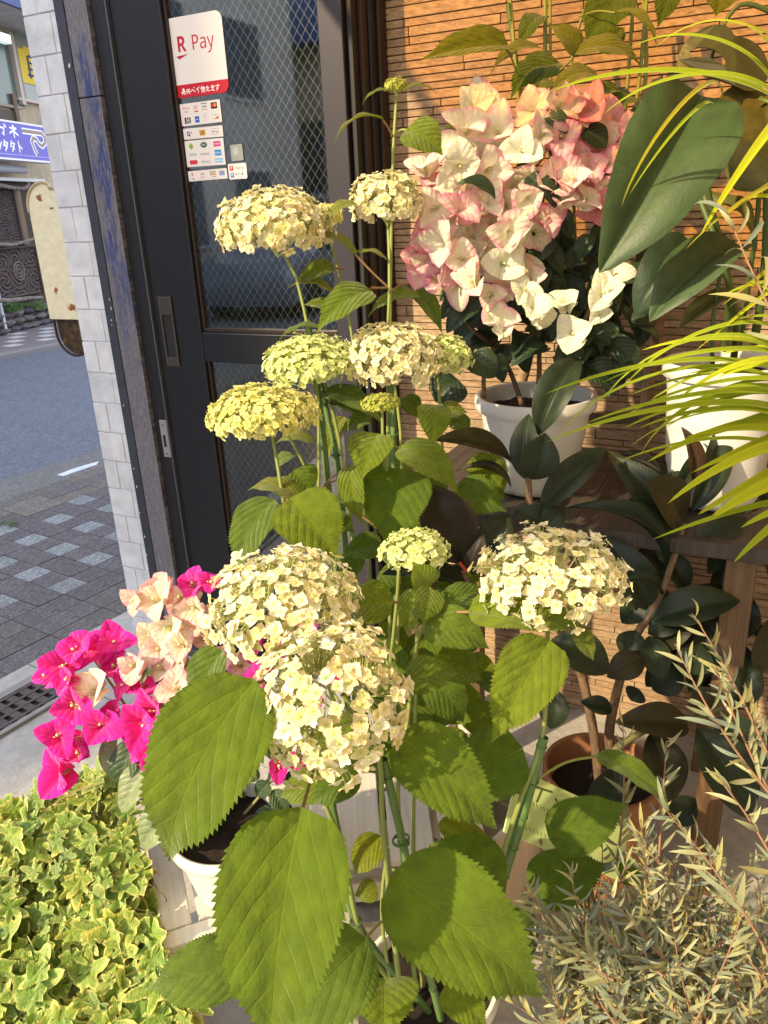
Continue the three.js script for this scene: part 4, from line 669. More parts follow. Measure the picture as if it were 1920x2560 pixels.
// front hydrangea in its white pot
const creamPlastic = phys(lin(0.8, 0.77, 0.68), 0.42, { transmission: 0, bumpMap: bumpSoft, bumpScale: 0.0006 });
const potAc = at(930, 2125, 1.27);
{
  const base = V(potAc.x, potAc.y - 0.16, potAc.z);
  pot('white_pot', 'white plastic pot of the front hydrangea at the bottom edge of the photo', base, 0.112, 0.18, creamPlastic);
  const o = thing('hydrangea', 'tall front hydrangea with large cream flower heads and broad serrated leaves', 'hydrangea', V(base.x, base.y + 0.15, base.z));
  const A = o;
  stem(A, [[870, 2190, 1.24], [838, 1900, 1.08], [826, 1760, 1.0], [812, 1600, 0.96], [740, 1500, 0.93]], 0.0048, 0.0032);
  stem(A, [[900, 2190, 1.25], [800, 2060, 1.18], [772, 1990, 1.14], [735, 1820, 1.06], [690, 1700, 1.02], [640, 1480, 1.0], [612, 1360, 0.98]], 0.0045, 0.003);
  stem(A, [[905, 2200, 1.27], [870, 1850, 1.12], [860, 1700, 1.1], [880, 1560, 1.1], [905, 1370, 1.1], [925, 1330, 1.1], [930, 1270, 1.12]], 0.0042, 0.0026);
  stem(A, [[940, 2200, 1.3], [1040, 1980, 1.12], [1120, 1740, 1.05], [1172, 1590, 1.03], [1182, 1400, 1.03], [1185, 1290, 1.03]], 0.0045, 0.003);
  stem(A, [[920, 2200, 1.3], [895, 1900, 1.2], [893, 1720, 1.17], [900, 1350, 1.17], [893, 1235, 1.17]], 0.004, 0.0024);
  stem(A, [[860, 2190, 1.25], [840, 2100, 1.2], [825, 1960, 1.12], [836, 1830, 1.08]], 0.0035, 0.0025);
  flowerHead(A, 'a', { x: 712, y: 1512, d: 0.89, rx: 172, ry: 165, n: 190, tone: 'w', size: 0.0138, up: V(-0.15, 0.8, 0.55), low: -0.45, gap: 0.27, label: 'largest, loosely open cream flower head' });
  flowerHead(A, 'b', { x: 612, y: 1308, d: 0.98, rx: 165, ry: 118, n: 200, tone: 'w', size: 0.0122, low: -0.5 });
  flowerHead(A, 'c', { x: 1190, y: 1248, d: 1.03, rx: 160, ry: 98, n: 170, tone: 'w', size: 0.0128, low: -0.5, gap: 0.33 });
  flowerHead(A, 'd', { x: 897, y: 1188, d: 1.17, rx: 74, ry: 40, n: 80, tone: 'y', size: 0.0105 });
  const H = (...a) => hleaf(A, ...a);
  H(645, 1775, 585, 2275, 315, 0.84, -0.05, 'm', -0.12, 0.25, 0);
  petiole(A, 645, 1775, 0.84, 690, 1620, 1.0, 1, 0);
  H(856, 1893, 1170, 2152, 262, 0.92, -0.04, 'm', 0.15, 0.45, 1); petiole(A, 856, 1893, 0.92, 848, 1880, 1.06, 0);
  H(1078, 1925, 872, 1862, 205, 1.0, 0.02, 'd', 0.1, 0.75, 0);
  H(785, 2033, 590, 2235, 205, 0.95, -0.02, 't', -0.1, 0.4, 3); petiole(A, 785, 2033, 0.95, 870, 1985, 1.1, 0, 20);
  H(530, 2068, 328, 2136, 150, 1.0, 0.0, 't', -0.25, 0.4, 1);
  H(543, 1478, 370, 1858, 275, 0.86, 0.0, 'm', -0.25, 0.2, 1); petiole(A, 543, 1478, 0.86, 600, 1440, 0.98, 1, -10);
  H(476, 1412, 428, 1535, 108, 0.93, 0.02, 't', -0.5, 0.3, 0);
  H(868, 1592, 1071, 1790, 175, 0.95, -0.03, 'm', 0.1, 0.35, 1); petiole(A, 868, 1592, 0.95, 845, 1660, 1.02, 0);
  H(1118, 1622, 958, 1705, 165, 1.04, 0.02, 'd', 0.2, 0.5, 0);
  H(1180, 1396, 1062, 1604, 160, 0.99, -0.03, 'b', -0.2, 0.35, 0);
  H(1018, 1322, 1266, 1370, 118, 1.02, 0.0, 'b', 0, 0.7, 1); petiole(A, 1018, 1322, 1.02, 925, 1348, 1.1, 1, 10);
  H(1245, 1362, 1282, 1428, 52, 1.02, 0.0, 'b', 0.2, 0.3, 2);
  H(924, 1346, 1056, 1402, 115, 1.06, -0.02, 'm', 0.2, 0.5, 1);
  H(843, 1298, 752, 1318, 108, 1.08, 0.03, 'b', -0.2, 0.4, 0); petiole(A, 843, 1298, 1.08, 920, 1345, 1.1, 1, 12);
  H(926, 1262, 890, 1213, 76, 1.08, -0.02, 'b', 0, 0.1, 0);
  H(898, 1274, 882, 1376, 62, 1.07, -0.01, 'b', -0.3, 0.3, 1);
  H(928, 1275, 912, 1346, 76, 1.06, -0.02, 'g', 0.4, 0.3, 0);
  H(960, 1305, 1050, 1280, 70, 1.14, 0.02, 'd', 0.1, 0.6, 1);
  H(880, 1470, 990, 1455, 95, 1.02, 0, 'm', 0.0, 0.6, 1);
  H(950, 1420, 1040, 1470, 95, 1.12, 0.02, 'm', 0.1, 0.5, 0);
  H(772, 1672, 676, 1738, 88, 1.02, 0, 'd', -0.1, 0.6, 1);
  H(705, 1690, 606, 1722, 88, 1.08, 0.02, 'g', -0.1, 0.6, 0);
  H(818, 1806, 768, 1888, 76, 1.1, 0, 'y', -0.2, 0.35, 1);
  H(812, 1918, 766, 1934, 54, 1.12, 0, 'y', -0.1, 0.3, 0);
  H(950, 1780, 1060, 1830, 60, 1.1, 0.02, 'y', 0, 0.6, 1);
  H(1095, 1660, 1150, 1720, 70, 1.12, 0.02, 'g', 0.2, 0.5, 0);
  H(966, 2128, 1052, 2222, 100, 1.05, -0.03, 'g', 0.3, 0.4, 1);
  H(830, 2120, 830, 2260, 170, 1.12, -0.1, 'g', 0, 0.8, 0);
  H(720, 2200, 670, 2320, 90, 1.1, 0, 'y', 0, 0.6, 1);
  H(1292, 1633, 1446, 1752, 62, 1.14, -0.03, 'm', 0.2, 0.85, 1); petiole(A, 1292, 1633, 1.14, 1150, 1690, 1.06, 0, 14);
  H(1196, 1806, 1356, 1735, 128, 1.12, 0, 'd', 0.2, 0.6, 0);
  H(1152, 1918, 1312, 1868, 132, 1.16, 0.02, 'd', 0.1, 0.7, 0);
  H(1336, 1880, 1392, 1892, 60, 1.2, 0, 'b', 0, 0.5, 1);
  H(1085, 2000, 1160, 2040, 110, 1.15, 0.03, 'd', 0.2, 0.6, 1);
  H(760, 1560, 700, 1680, 110, 1.12, 0.04, 'm', -0.2, 0.5, 1);
  H(470, 1740, 430, 1830, 30, 1.05, 0, 'y', -0.5, 0.2, 1);
  const st = (l, pts, r = 0.0062) => { const p = pts.map((q) => at(...q)), s = thing('plant_stake', l, 'plant stake', p[0]); part('cane', tube(p, r, r * 0.95, 9), stakeMat, s); const nds = []; for (let k = 0.15; k < 1; k += 0.2) { const c = new THREE.CatmullRomCurve3(p), q = c.getPointAt(k), t = c.getTangentAt(k); nds.push(new THREE.TorusGeometry(r * 1.02, r * 0.14, 6, 14).applyQuaternion(new THREE.Quaternion().setFromUnitVectors(V(0, 0, 1), t)).translate(q.x, q.y, q.z)); } part('node', merge(nds), stakeMat, s); return s; };
  const tie = (s, x, y, d, r = 0.009) => { const c = at(x, y, d), gs = []; for (let k = 0; k < 2; k++) gs.push(new THREE.TorusGeometry(r, 0.0013, 6, 18).rotateX(Math.PI / 2 + rr(-0.3, 0.3)).rotateZ(rr(-0.2, 0.2)).translate(c.x, c.y + k * 0.003, c.z)); part('tie', merge(gs), stakeMat, s); };
  const s1 = st('green cane stake tied beside the stems under the largest flower head', [[952, 2200, 1.2], [905, 2010, 1.1], [878, 1860, 1.04], [852, 1740, 1.0], [828, 1640, 0.98]], 0.0058); tie(s1, 866, 1818, 1.03, 0.011);
  const s2 = st('slanting green cane stake holding up the right cream flower head', [[1075, 1935, 1.12], [1130, 1760, 1.06], [1175, 1592, 1.03]], 0.0068); tie(s2, 1150, 1686, 1.05, 0.008);
  const s3 = st('green cane stake between the two left stems of the front hydrangea', [[930, 2190, 1.24], [770, 1990, 1.15], [730, 1800, 1.08], [700, 1660, 1.05]], 0.0055); tie(s3, 826, 1700, 1.06, 0.007); tie(s3, 768, 1994, 1.14, 0.008);
  globalThis.__st = 0;
  // rear hydrangea
  const baseB = V(-0.72, 0.02, -1.25);
  pot('white_pot', 'white pot of the rear hydrangea, hidden behind the front plants', V(baseB.x, baseB.y, baseB.z), 0.13, 0.24, creamPlastic);
  const B = thing('hydrangea', 'rear hydrangea with small yellow green heads standing before the glass door', 'hydrangea', V(baseB.x, baseB.y + 0.2, baseB.z));
  const foot = (x) => [[x, 1700, 1.5]];
  stem(B, [[820, 1640, 1.5], [862, 1180, 1.32], [845, 1080, 1.3], [828, 960, 1.29], [826, 890, 1.28]], 0.0042, 0.0026);
  stem(B, [[780, 1640, 1.5], [690, 1200, 1.42], [689, 1000, 1.4], [686, 840, 1.39], [680, 800, 1.38]], 0.004, 0.0026);
  stem(B, [[760, 1640, 1.5], [640, 1240, 1.3], [612, 1080, 1.24], [592, 960, 1.23], [580, 900, 1.22]], 0.0042, 0.0028);
  stem(B, [[790, 1640, 1.5], [700, 1120, 1.4], [640, 970, 1.36], [612, 930, 1.34], [590, 905, 1.3]], 0.0036, 0.0024);
  stem(B, [[850, 1640, 1.52], [868, 1000, 1.4], [862, 900, 1.39], [850, 820, 1.38]], 0.004, 0.0028);
  stem(B, [[880, 1640, 1.54], [955, 1000, 1.47], [950, 880, 1.45], [945, 800, 1.44]], 0.004, 0.0028);
  stem(B, [[845, 1640, 1.52], [838, 720, 1.4], [842, 600, 1.39], [838, 480, 1.39]], 0.004, 0.0028);
  stem(B, [[849, 1640, 1.53], [843, 700, 1.42], [846, 470, 1.38], [850, 320, 1.37], [857, 205, 1.36]], 0.0038, 0.0028);
  stem(B, [[800, 1640, 1.52], [735, 960, 1.42], [668, 720, 1.38], [640, 600, 1.36], [612, 545, 1.35]], 0.004, 0.0028);
  stem(B, [[815, 1640, 1.53], [770, 800, 1.46], [740, 620, 1.44], [705, 490, 1.42]], 0.0035, 0.0024);
  flowerHead(B, 'e', { x: 595, y: 492, d: 1.36, rx: 126, ry: 80, n: 230, tone: 'w', size: 0.0128, low: -0.5 });
  flowerHead(B, 'f', { x: 834, y: 437, d: 1.4, rx: 78, ry: 60, n: 130, tone: 'w', size: 0.0122, low: -0.55 });
  flowerHead(B, 'g', { x: 848, y: 772, d: 1.38, rx: 102, ry: 74, n: 170, tone: 'w', size: 0.0128, low: -0.6 });
  flowerHead(B, 'h', { x: 958, y: 774, d: 1.46, rx: 62, ry: 46, n: 100, tone: 'y', size: 0.011, low: -0.5 });
  flowerHead(B, 'i', { x: 674, y: 786, d: 1.38, rx: 104, ry: 60, n: 300, tone: 'y', size: 0.0098, low: -0.4, label: 'lime yellow flower head with small florets' });
  flowerHead(B, 'j', { x: 570, y: 895, d: 1.22, rx: 117, ry: 62, n: 320, tone: 'k', size: 0.0092, low: -0.4, label: 'golden yellow flower head with small florets' });
  flowerHead(B, 'k', { x: 822, y: 873, d: 1.28, rx: 42, ry: 22, n: 170, tone: 'u', size: 0.0042, low: -0.3, label: 'small unopened green flower head' });
  flowerHead(B, 'l', { x: 855, y: 188, d: 1.36, rx: 25, ry: 18, n: 110, tone: 'u', size: 0.0038, low: -0.3, label: 'topmost green flower bud' });
  flowerHead(B, 'm', { x: 705, y: 468, d: 1.44, rx: 34, ry: 25, n: 70, tone: 'k', size: 0.0085, low: -0.4 });
  const K = (...a) => hleaf(B, ...a);
  K(633, 1084, 730, 1214, 165, 1.18, -0.02, 'g', 0.1, 0.45, 0);
  K(590, 1082, 518, 1232, 112, 1.22, 0, 't', -0.3, 0.4, 1);
  K(648, 1078, 535, 1062, 80, 1.24, 0.02, 'o', -0.1, 1.6, 1);
  K(861, 1022, 836, 1184, 172, 1.3, -0.04, 'd', 0, 0.3, 0);
  K(813, 942, 782, 1036, 112, 1.26, -0.03, 'g', -0.2, 0.4, 0); petiole(B, 813, 942, 1.26, 832, 965, 1.29, 0);
  K(757, 1008, 784, 1134, 66, 1.26, -0.02, 'g', -0.3, 0.3, 1); petiole(B, 757, 1008, 1.26, 694, 1052, 1.4, 1, 5);
  K(866, 968, 988, 1066, 98, 1.24, -0.02, 'g', 0.2, 0.5, 1); petiole(B, 866, 968, 1.24, 834, 966, 1.29, 0, 3);
  K(936, 876, 932, 966, 84, 1.32, -0.03, 'g', 0.1, 0.3, 1);
  K(955, 890, 1010, 892, 54, 1.4, 0, 'o', 0.2, 0.6, 0);
  K(700, 850, 828, 920, 66, 1.4, -0.02, 'd', 0.1, 0.7, 1);
  K(706, 856, 790, 905, 50, 1.42, 0, 'd', 0.1, 0.5, 0);
  K(1012, 925, 960, 912, 60, 1.5, 0, 'd', 0, 0.6, 0);
  K(985, 1068, 1094, 1106, 115, 1.4, -0.02, 'd', 0.2, 0.5, 0);
  K(750, 1085, 702, 1092, 40, 1.36, 0, 'd', -0.1, 0.7, 1);
  K(822, 1178, 738, 1202, 74, 1.34, 0, 'd', 0, 0.6, 0);
  K(778, 1232, 728, 1196, 60, 1.36, 0, 'd', 0, 0.4, 1);
  K(678, 955, 595, 960, 44, 1.4, 0, 'o', 0, 1.2, 1);
  K(742, 902, 708, 996, 46, 1.48, 0, 'y', -0.3, 0.2, 1);
  K(636, 1020, 672, 1070, 98, 1.34, 0, 'm', 0, 0.8, 0);
  K(600, 1000, 640, 985, 40, 1.38, 0, 'm', 0, 0.8, 1);
  K(800, 630, 684, 720, 90, 1.34, -0.02, 'm', -0.1, 0.4, 1);
  K(717, 578, 640, 620, 58, 1.4, 0, 'g', -0.1, 0.5, 0); petiole(B, 717, 578, 1.4, 742, 582, 1.43, 1, 0);
  K(720, 634, 622, 624, 42, 1.4, 0, 'o', -0.1, 1.2, 1);
  K(720, 668, 655, 660, 44, 1.42, 0, 'g', 0, 0.7, 0);
  K(768, 550, 664, 517, 44, 1.36, 0, 'o', 0, 1.1, 1); petiole(B, 768, 550, 1.36, 838, 620, 1.39, 1, -2);
  K(836, 564, 752, 558, 32, 1.38, 0, 'o', 0, 1.4, 1); petiole(B, 800, 622, 1.35, 838, 622, 1.39, 1, 0);
  K(768, 440, 700, 494, 42, 1.36, 0, 'y', -0.2, 0.8, 1);
  K(966, 428, 936, 482, 62, 1.45, 0, 'g', 0.1, 0.5, 0);
  K(882, 282, 956, 336, 112, 1.33, 0, 'g', 0.15, 0.3, 0); petiole(B, 882, 282, 1.33, 850, 296, 1.37, 0, 8);
  K(826, 258, 720, 316, 20, 1.33, -0.02, 'o', -0.2, 1.3, 1); petiole(B, 826, 258, 1.33, 851, 300, 1.37, 1, 4);
  K(846, 200, 782, 228, 18, 1.35, 0, 'o', 0, 1.0, 1);
  K(866, 200, 946, 206, 22, 1.35, 0, 'o', 0, 1.0, 1);
  K(884, 620, 955, 722, 58, 1.5, 0, 't', 0.2, 0.5, 0); petiole(B, 884, 614, 1.5, 845, 630, 1.4, 1, 6);
  K(905, 640, 796, 686, 50, 1.46, 0, 'g', 0, 0.9, 1);
  K(700, 712, 600, 742, 26, 1.38, 0, 'm', 0, 1.2, 1);
  K(960, 770, 905, 745, 50, 1.52, 0, 'd', 0, 0.6, 0);
  K(870, 860, 905, 905, 60, 1.5, 0, 'm', 0.2, 0.5, 1);
  K(905, 1050, 950, 1110, 80, 1.46, 0, 'd', 0.2, 0.6, 0);
  K(705, 1120, 765, 1150, 60, 1.44, 0, 'd', 0, 0.6, 1);
  K(770, 1260, 700, 1290, 90, 1.42, 0, 'd', -0.1, 0.7, 0);
  K(820, 1240, 900, 1290, 90, 1.46, 0, 'd', 0.2, 0.6, 1);
  K(860, 1400, 800, 1480, 110, 1.42, 0, 'd', -0.1, 0.5, 0);
  K(930, 1470, 1000, 1560, 110, 1.4, 0, 'd', 0.2, 0.5, 1);
  K(1030, 1500, 960, 1560, 100, 1.45, 0, 'm', 0, 0.6, 0);
  K(800, 900, 745, 935, 50, 1.46, 0, 'm', 0, 0.6, 1);
  for (let i = 0; i < 62; i++) { const x = rr(745, 1060), y = rr(960, 1640), s = rr(70, 120), a = rr(-0.9, 0.9) + Math.PI / 2; K(x, y, x + Math.cos(a) * s, y + Math.sin(a) * s * 0.8, s * rr(0.65, 0.85), rr(1.42, 1.62), rr(-0.03, 0.03), pick(['d', 'm', 'm', 'g']), rr(-0.5, 0.5), rr(0.2, 0.9), Math.floor(rnd() * 5)); }
  petiole(B, 770, 1108, 1.3, 862, 1178, 1.31, 1, 4); petiole(B, 905, 1150, 1.3, 866, 1178, 1.31, 1, 2); petiole(B, 640, 1075, 1.2, 618, 1080, 1.24, 1, 0); petiole(B, 735, 1035, 1.36, 694, 1055, 1.4, 1, 3);
  const s4 = st('green cane stake leaning in front of the lower glass behind the lime flower head', [[775, 1640, 1.52], [728, 990, 1.44], [705, 890, 1.43], [690, 800, 1.42]], 0.0056); tie(s4, 725, 985, 1.44, 0.008);
  const s5 = st('upright dark green cane stake under the middle cream flower heads', [[860, 1640, 1.52], [852, 1000, 1.42], [846, 820, 1.4]], 0.0062); tie(s5, 848, 940, 1.41, 0.01);
  const s6 = st('thick cut green cane under the white flower head in front of the glass', [[762, 1640, 1.5], [690, 870, 1.4], [664, 690, 1.38]], 0.0062);
  tie(s6, 812, 985, 1.45, 0.007);
  // third hydrangea behind, upper right
  const baseC = V(-0.28, 0.9, -1.86), C = thing('hydrangea', 'upper right hydrangea with olive leaves and tall green stems before the tiled wall', 'hydrangea', baseC);
  const c3 = [[1280, 640, 1.85], [1290, 620, 1.85]];
  for (const [x0, y0, x1, y1, r] of [[1180, 230, 1178, -30, 0.0042], [1192, 230, 1188, -30, 0.003], [1235, 130, 1262, 20, 0.003], [1395, 160, 1388, -30, 0.0042], [1372, 240, 1400, -30, 0.004], [1345, 280, 1370, -20, 0.0036], [1135, 320, 1100, -20, 0.004]]) stem(C, [[1250, 700, 1.8], [lerp(1250, x0, 0.6), 480, 1.74], [x0, y0, 1.68], [x1, y1, 1.64]], r + 0.0012, r);
  const Q = (...a) => hleaf(C, ...a);
  Q(1086, 98, 906, 132, 80, 1.5, 0.0, 'o', 0, 0.25, 2); petiole(C, 1086, 98, 1.5, 1118, 160, 1.6, 0, 10);
  Q(1249, 113, 1384, 147, 76, 1.55, 0, 'o', 0.1, 0.5, 1); petiole(C, 1249, 113, 1.55, 1180, 170, 1.62, 0, -6);
  Q(1249, 117, 1186, 58, 60, 1.56, 0, 'o', -0.1, 0.3, 1);
  Q(1330, 28, 1418, 102, 40, 1.52, -0.02, 'y', 0.2, 0.5, 1); petiole(C, 1330, 28, 1.52, 1250, 36, 1.6, 0, 8);
  Q(1340, -12, 1262, 102, 116, 1.6, 0, 'd', -0.1, 0.2, 0);
  Q(1165, 140, 1104, 214, 64, 1.62, 0, 'd', -0.2, 0.3, 1);
  Q(1167, 34, 1122, 106, 56, 1.64, 0, 'd', -0.3, 0.2, 1);
  Q(1164, 104, 1060, 160, 50, 1.56, 0, 'o', -0.1, 0.7, 1);
  Q(1288, 162, 1184, 208, 62, 1.55, 0, 'o', 0, 0.6, 1);
  Q(1332, 196, 1240, 228, 54, 1.58, 0, 'd', 0, 0.6, 0);
  Q(1202, 138, 1108, 200, 96, 1.62, 0, 'd', -0.1, 0.4, 0);
  Q(1445, -20, 1420, 60, 62, 1.62, 0, 'd', 0, 0.2, 1);
  Q(1556, -22, 1546, 36, 80, 1.5, 0, 'o', 0, 0.3, 0);
  Q(1210, 190, 1130, 220, 40, 1.56, 0, 'g', 0, 0.8, 1);
  Q(1370, 210, 1300, 250, 60, 1.6, 0, 'd', 0, 0.5, 1);
  Q(1010, 262, 960, 300, 50, 1.66, 0, 'd', 0, 0.5, 1);
  Q(1050, 300, 1110, 280, 60, 1.7, 0, 'd', 0, 0.6, 0);
  Q(1300, 110, 1350, 60, 70, 1.68, 0, 'd', 0, 0.4, 0);
  st('dark green cane stake standing against the sunlit wall tiles, top cut', [[1145, 700, 1.85], [1136, 330, 1.72], [1112, 110, 1.66], [1097, 8, 1.64]], 0.0052);
}

// ------------------------------------------------------------------ shelf bench, pots on it
const woodDark = std(lin(0.085, 0.068, 0.058), 0.6, { map: rep(woodTex, 3, 1), bumpMap: rep(woodBump, 3, 1), bumpScale: 0.002 }), woodLeg = std(lin(0.24, 0.145, 0.075), 0.6, { map: rep(woodTex, 3, 1), bumpMap: rep(woodBump, 3, 1), bumpScale: 0.0015 }), woodPale = std(lin(0.5, 0.34, 0.2), 0.6, { map: rep(woodTex, 3, 1), bumpMap: rep(woodBump, 3, 1), bumpScale: 0.0015 });
{
  const o = thing('plant_bench', 'dark wooden bench carrying two white pots in front of the tiled wall', 'bench', V(0.1, 0, -1.76)), y1 = 0.885;
  for (let i = 0; i < 3; i++) part('plank', uvBox(boxAt(-0.72, 0.95, y1 - 0.034, y1, -2.03 + i * 0.184, -2.03 + i * 0.184 + 0.181, 0.004)), woodDark, o);
  const L = (px, py, z) => onZ(px, py, z).x;
  for (const [x, z] of [[L(1815, 1400, -1.52), -1.53], [L(1790, 1400, -1.9), -1.96], [-0.71, -1.6], [-0.71, -1.98]]) part('leg', uvBox(boxAt(x, x + 0.056, 0.0, y1 - 0.035, z - 0.025, z + 0.025, 0.004)), woodLeg, o);
  part('apron', uvBox(boxAt(-0.6, 0.9, y1 - 0.09, y1 - 0.036, -1.99, -1.97, 0.003)), woodDark, o);
}
{ // pale wooden rack leaning at the wall behind the pots
  const o = thing('wooden_rack', 'pale wooden rack with round posts leaning on the wall behind the pots', 'rack', V(-0.1, 0.89, -1.95)), g = (x, y, z) => onZ(x, y, z);
  part('post', tube([g(1602, 1130, -1.9), g(1618, 980, -1.92), g(1640, 850, -1.96), g(1655, 740, -1.99)], 0.013, 0.013, 10, 14), woodPale, o);
  part('post', tube([g(1285, 1010, -1.9), g(1310, 930, -1.93), g(1330, 840, -1.97)], 0.015, 0.015, 10, 14), woodPale, o);
  part('rail', bar(g(1440, 1045, -1.93), g(1640, 1045, -1.93), 0.028, 0.014, V(0, 0, 1)), woodPale, o);
}
const whitePot = phys(lin(0.72, 0.71, 0.67), 0.38, { bumpMap: bumpSoft, bumpScale: 0.0005 });
const yS = 0.886;
const pB = V(-0.435, yS, -1.68), pP = V(-0.055, yS, -1.72);
pot('white_pot', 'tapered white pot of the pale bougainvillea on the dark bench', pB, 0.133, 0.218, whitePot, { taper: 0.7, rim: 0.03, soil: 0.035 });
pot('white_pot', 'white pot at the right end of the bench behind the palm blades', pP, 0.122, 0.3, whitePot, { taper: 0.78, rim: 0.03 });

// ------------------------------------------------------------------ bougainvilleas
const BV = veins({ n: 4, rise: 1.0, curve: 0.2, net: 13, w: 0.006, base: 0.98, depth: -0.1, mid: 0.008, mott: 0.06 }), BL = veins({ n: 6, rise: 0.8, curve: 0.3, net: 14, base: 0.78, depth: 0.14 });
const bractMat = phys(lin(1, 1, 1), 1, { transmission: 0.3, thickness: 0, vertexColors: true, map: BV.map, bumpMap: BV.bump, bumpScale: 0.0025 });
const lerp3 = (a, b, t) => [lerp(a[0], b[0], t), lerp(a[1], b[1], t), lerp(a[2], b[2], t)];
const TINT = { white: [[0.92, 0.91, 0.72], [0.88, 0.88, 0.64]], blush: [[0.95, 0.88, 0.66], [0.93, 0.4, 0.52]], pink: [[0.95, 0.62, 0.56], [0.9, 0.24, 0.42]], rose: [[0.84, 0.36, 0.34], [0.8, 0.17, 0.27]], peach: [[0.97, 0.8, 0.56], [0.95, 0.42, 0.48]], cream: [[0.97, 0.88, 0.66], [0.96, 0.76, 0.52]], magenta: [[0.92, 0.003, 0.3], [0.88, 0.012, 0.5]], shell: [[0.96, 0.72, 0.58], [0.93, 0.38, 0.46]] };
const bractOut = (t) => Math.pow(t, 0.45) * Math.pow(1 - t, 0.68);
const bractGeos = {};
for (const k in TINT) bractGeos[k] = [0, 1, 2].map((i) => leafGeo({ nu: 14, nv: 5, out: bractOut, bend: [0.7, 1.0, 0.35][i], fold: [0.35, 0.15, 0.45][i], wave: [0.035, 0.06, 0.03][i], waves: [1.6, 2.2, 1.2][i], lobe: 0.04, twist: [0.2, -0.3, 0.1][i], ph: i * 2 + k.length, colour: (t, s, ph) => { const e = smooth(Math.abs(s) * 0.62 + 0.4 * t + 0.3 * noise(t * 5 + ph, s * 3, 2), 0.45, 1.0); return lerp3(TINT[k][0], TINT[k][1], e); } }));
const tubeMat = std(lin(0.62, 0.62, 0.3), 0.7);
function bract(plant, x, y, d, sz, kind, dir) {
  const c = at(x, y, d), L = metres(sz, d) * 0.7, n = dir.clone().normalize(), q = orient(n, rr(0, 6.3));
  const g = new THREE.Mesh(tubeGeo, tubeMat); g.name = 'flower'; g.castShadow = true; g.position.copy(c).sub(plant.position); g.quaternion.copy(q); plant.add(g);
  const o = g.position.clone();
  for (let k = 0; k < 3; k++) {
    const a = k * 2.094 + rr(-0.3, 0.3), open = rr(0.55, 1.15), dirL = V(Math.cos(a) * Math.sin(open), Math.sin(a) * Math.sin(open), Math.cos(open)), face = V(-Math.cos(a) * Math.cos(open), -Math.sin(a) * Math.cos(open), Math.sin(open));
    const b = new THREE.Mesh(pick(bractGeos[kind]), bractMat); b.name = 'bract'; b.castShadow = b.receiveShadow = true;
    b.applyMatrix4(leafMatrix(V(0, 0, -0.004), dirL.multiplyScalar(L * rr(0.88, 1.1)).add(V(0, 0, -0.004)), L * rr(0.78, 1.02), face)); g.add(b);
  }
}
const tubeGeo = merge([new THREE.CylinderGeometry(0.0016, 0.0012, 0.022, 6).rotateX(Math.PI / 2).translate(0, 0, 0.008), new THREE.SphereGeometry(0.0026, 6, 5).translate(0, 0, 0.02), new THREE.CylinderGeometry(0.0011, 0.0011, 0.018, 5).rotateX(Math.PI / 2).rotateY(0.25).translate(0.003, 0, 0.008), new THREE.CylinderGeometry(0.0011, 0.0011, 0.018, 5).rotateX(Math.PI / 2).rotateY(-0.25).translate(-0.003, 0.002, 0.008)]);
const bgMat = (r, g, b, rough = 0.45) => phys(lin(r, g, b), rough, { map: BL.map, bumpMap: BL.bump, bumpScale: 0.002 });
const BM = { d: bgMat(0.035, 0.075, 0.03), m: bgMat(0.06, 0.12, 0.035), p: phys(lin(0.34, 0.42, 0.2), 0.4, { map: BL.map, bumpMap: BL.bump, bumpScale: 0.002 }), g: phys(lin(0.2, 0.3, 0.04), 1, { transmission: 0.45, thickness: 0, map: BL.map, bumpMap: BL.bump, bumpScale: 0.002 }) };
const BG = [0, 1, 2].map((i) => leafGeo({ nu: 16, nv: 4, out: (t) => Math.pow(t, 0.48) * Math.pow(1 - t, 0.75), bend: [0.6, 1.0, 0.3][i], fold: [0.35, 0.15, 0.3][i], wave: 0.03, waves: 1.5, ph: i }));
function scatterLeaves(plant, geos, mats, poly, n, d0, d1, s0, s1, fu = 0.4) {
  const inside = (x, y) => { let c = false; for (let i = 0, j = poly.length - 1; i < poly.length; j = i++) { const [a, b] = poly[i], [e, f] = poly[j]; if ((b > y) !== (f > y) && x < (e - a) * (y - b) / (f - b) + a) c = !c; } return c; };
  const xs = poly.map((p) => p[0]), ys = poly.map((p) => p[1]);
  for (let i = 0, k = 0; i < n && k < n * 40; k++) {
    const x = rr(Math.min(...xs), Math.max(...xs)), y = rr(Math.min(...ys), Math.max(...ys)); if (!inside(x, y)) continue; i++;
    const s = rr(s0, s1), a = rr(0, 6.283), dn = rr(-0.2, 0.6), d = rr(d0, d1);
    leaf(plant, pick(geos), pick(mats), at(x, y, d), at(x + Math.cos(a) * s, y + Math.sin(a) * s * 0.6 + s * 0.55, d + rr(-0.03, 0.03)), metres(s * rr(0.6, 0.85), d), view(rr(-0.7, 0.7), fu + dn, 1));
  }
}
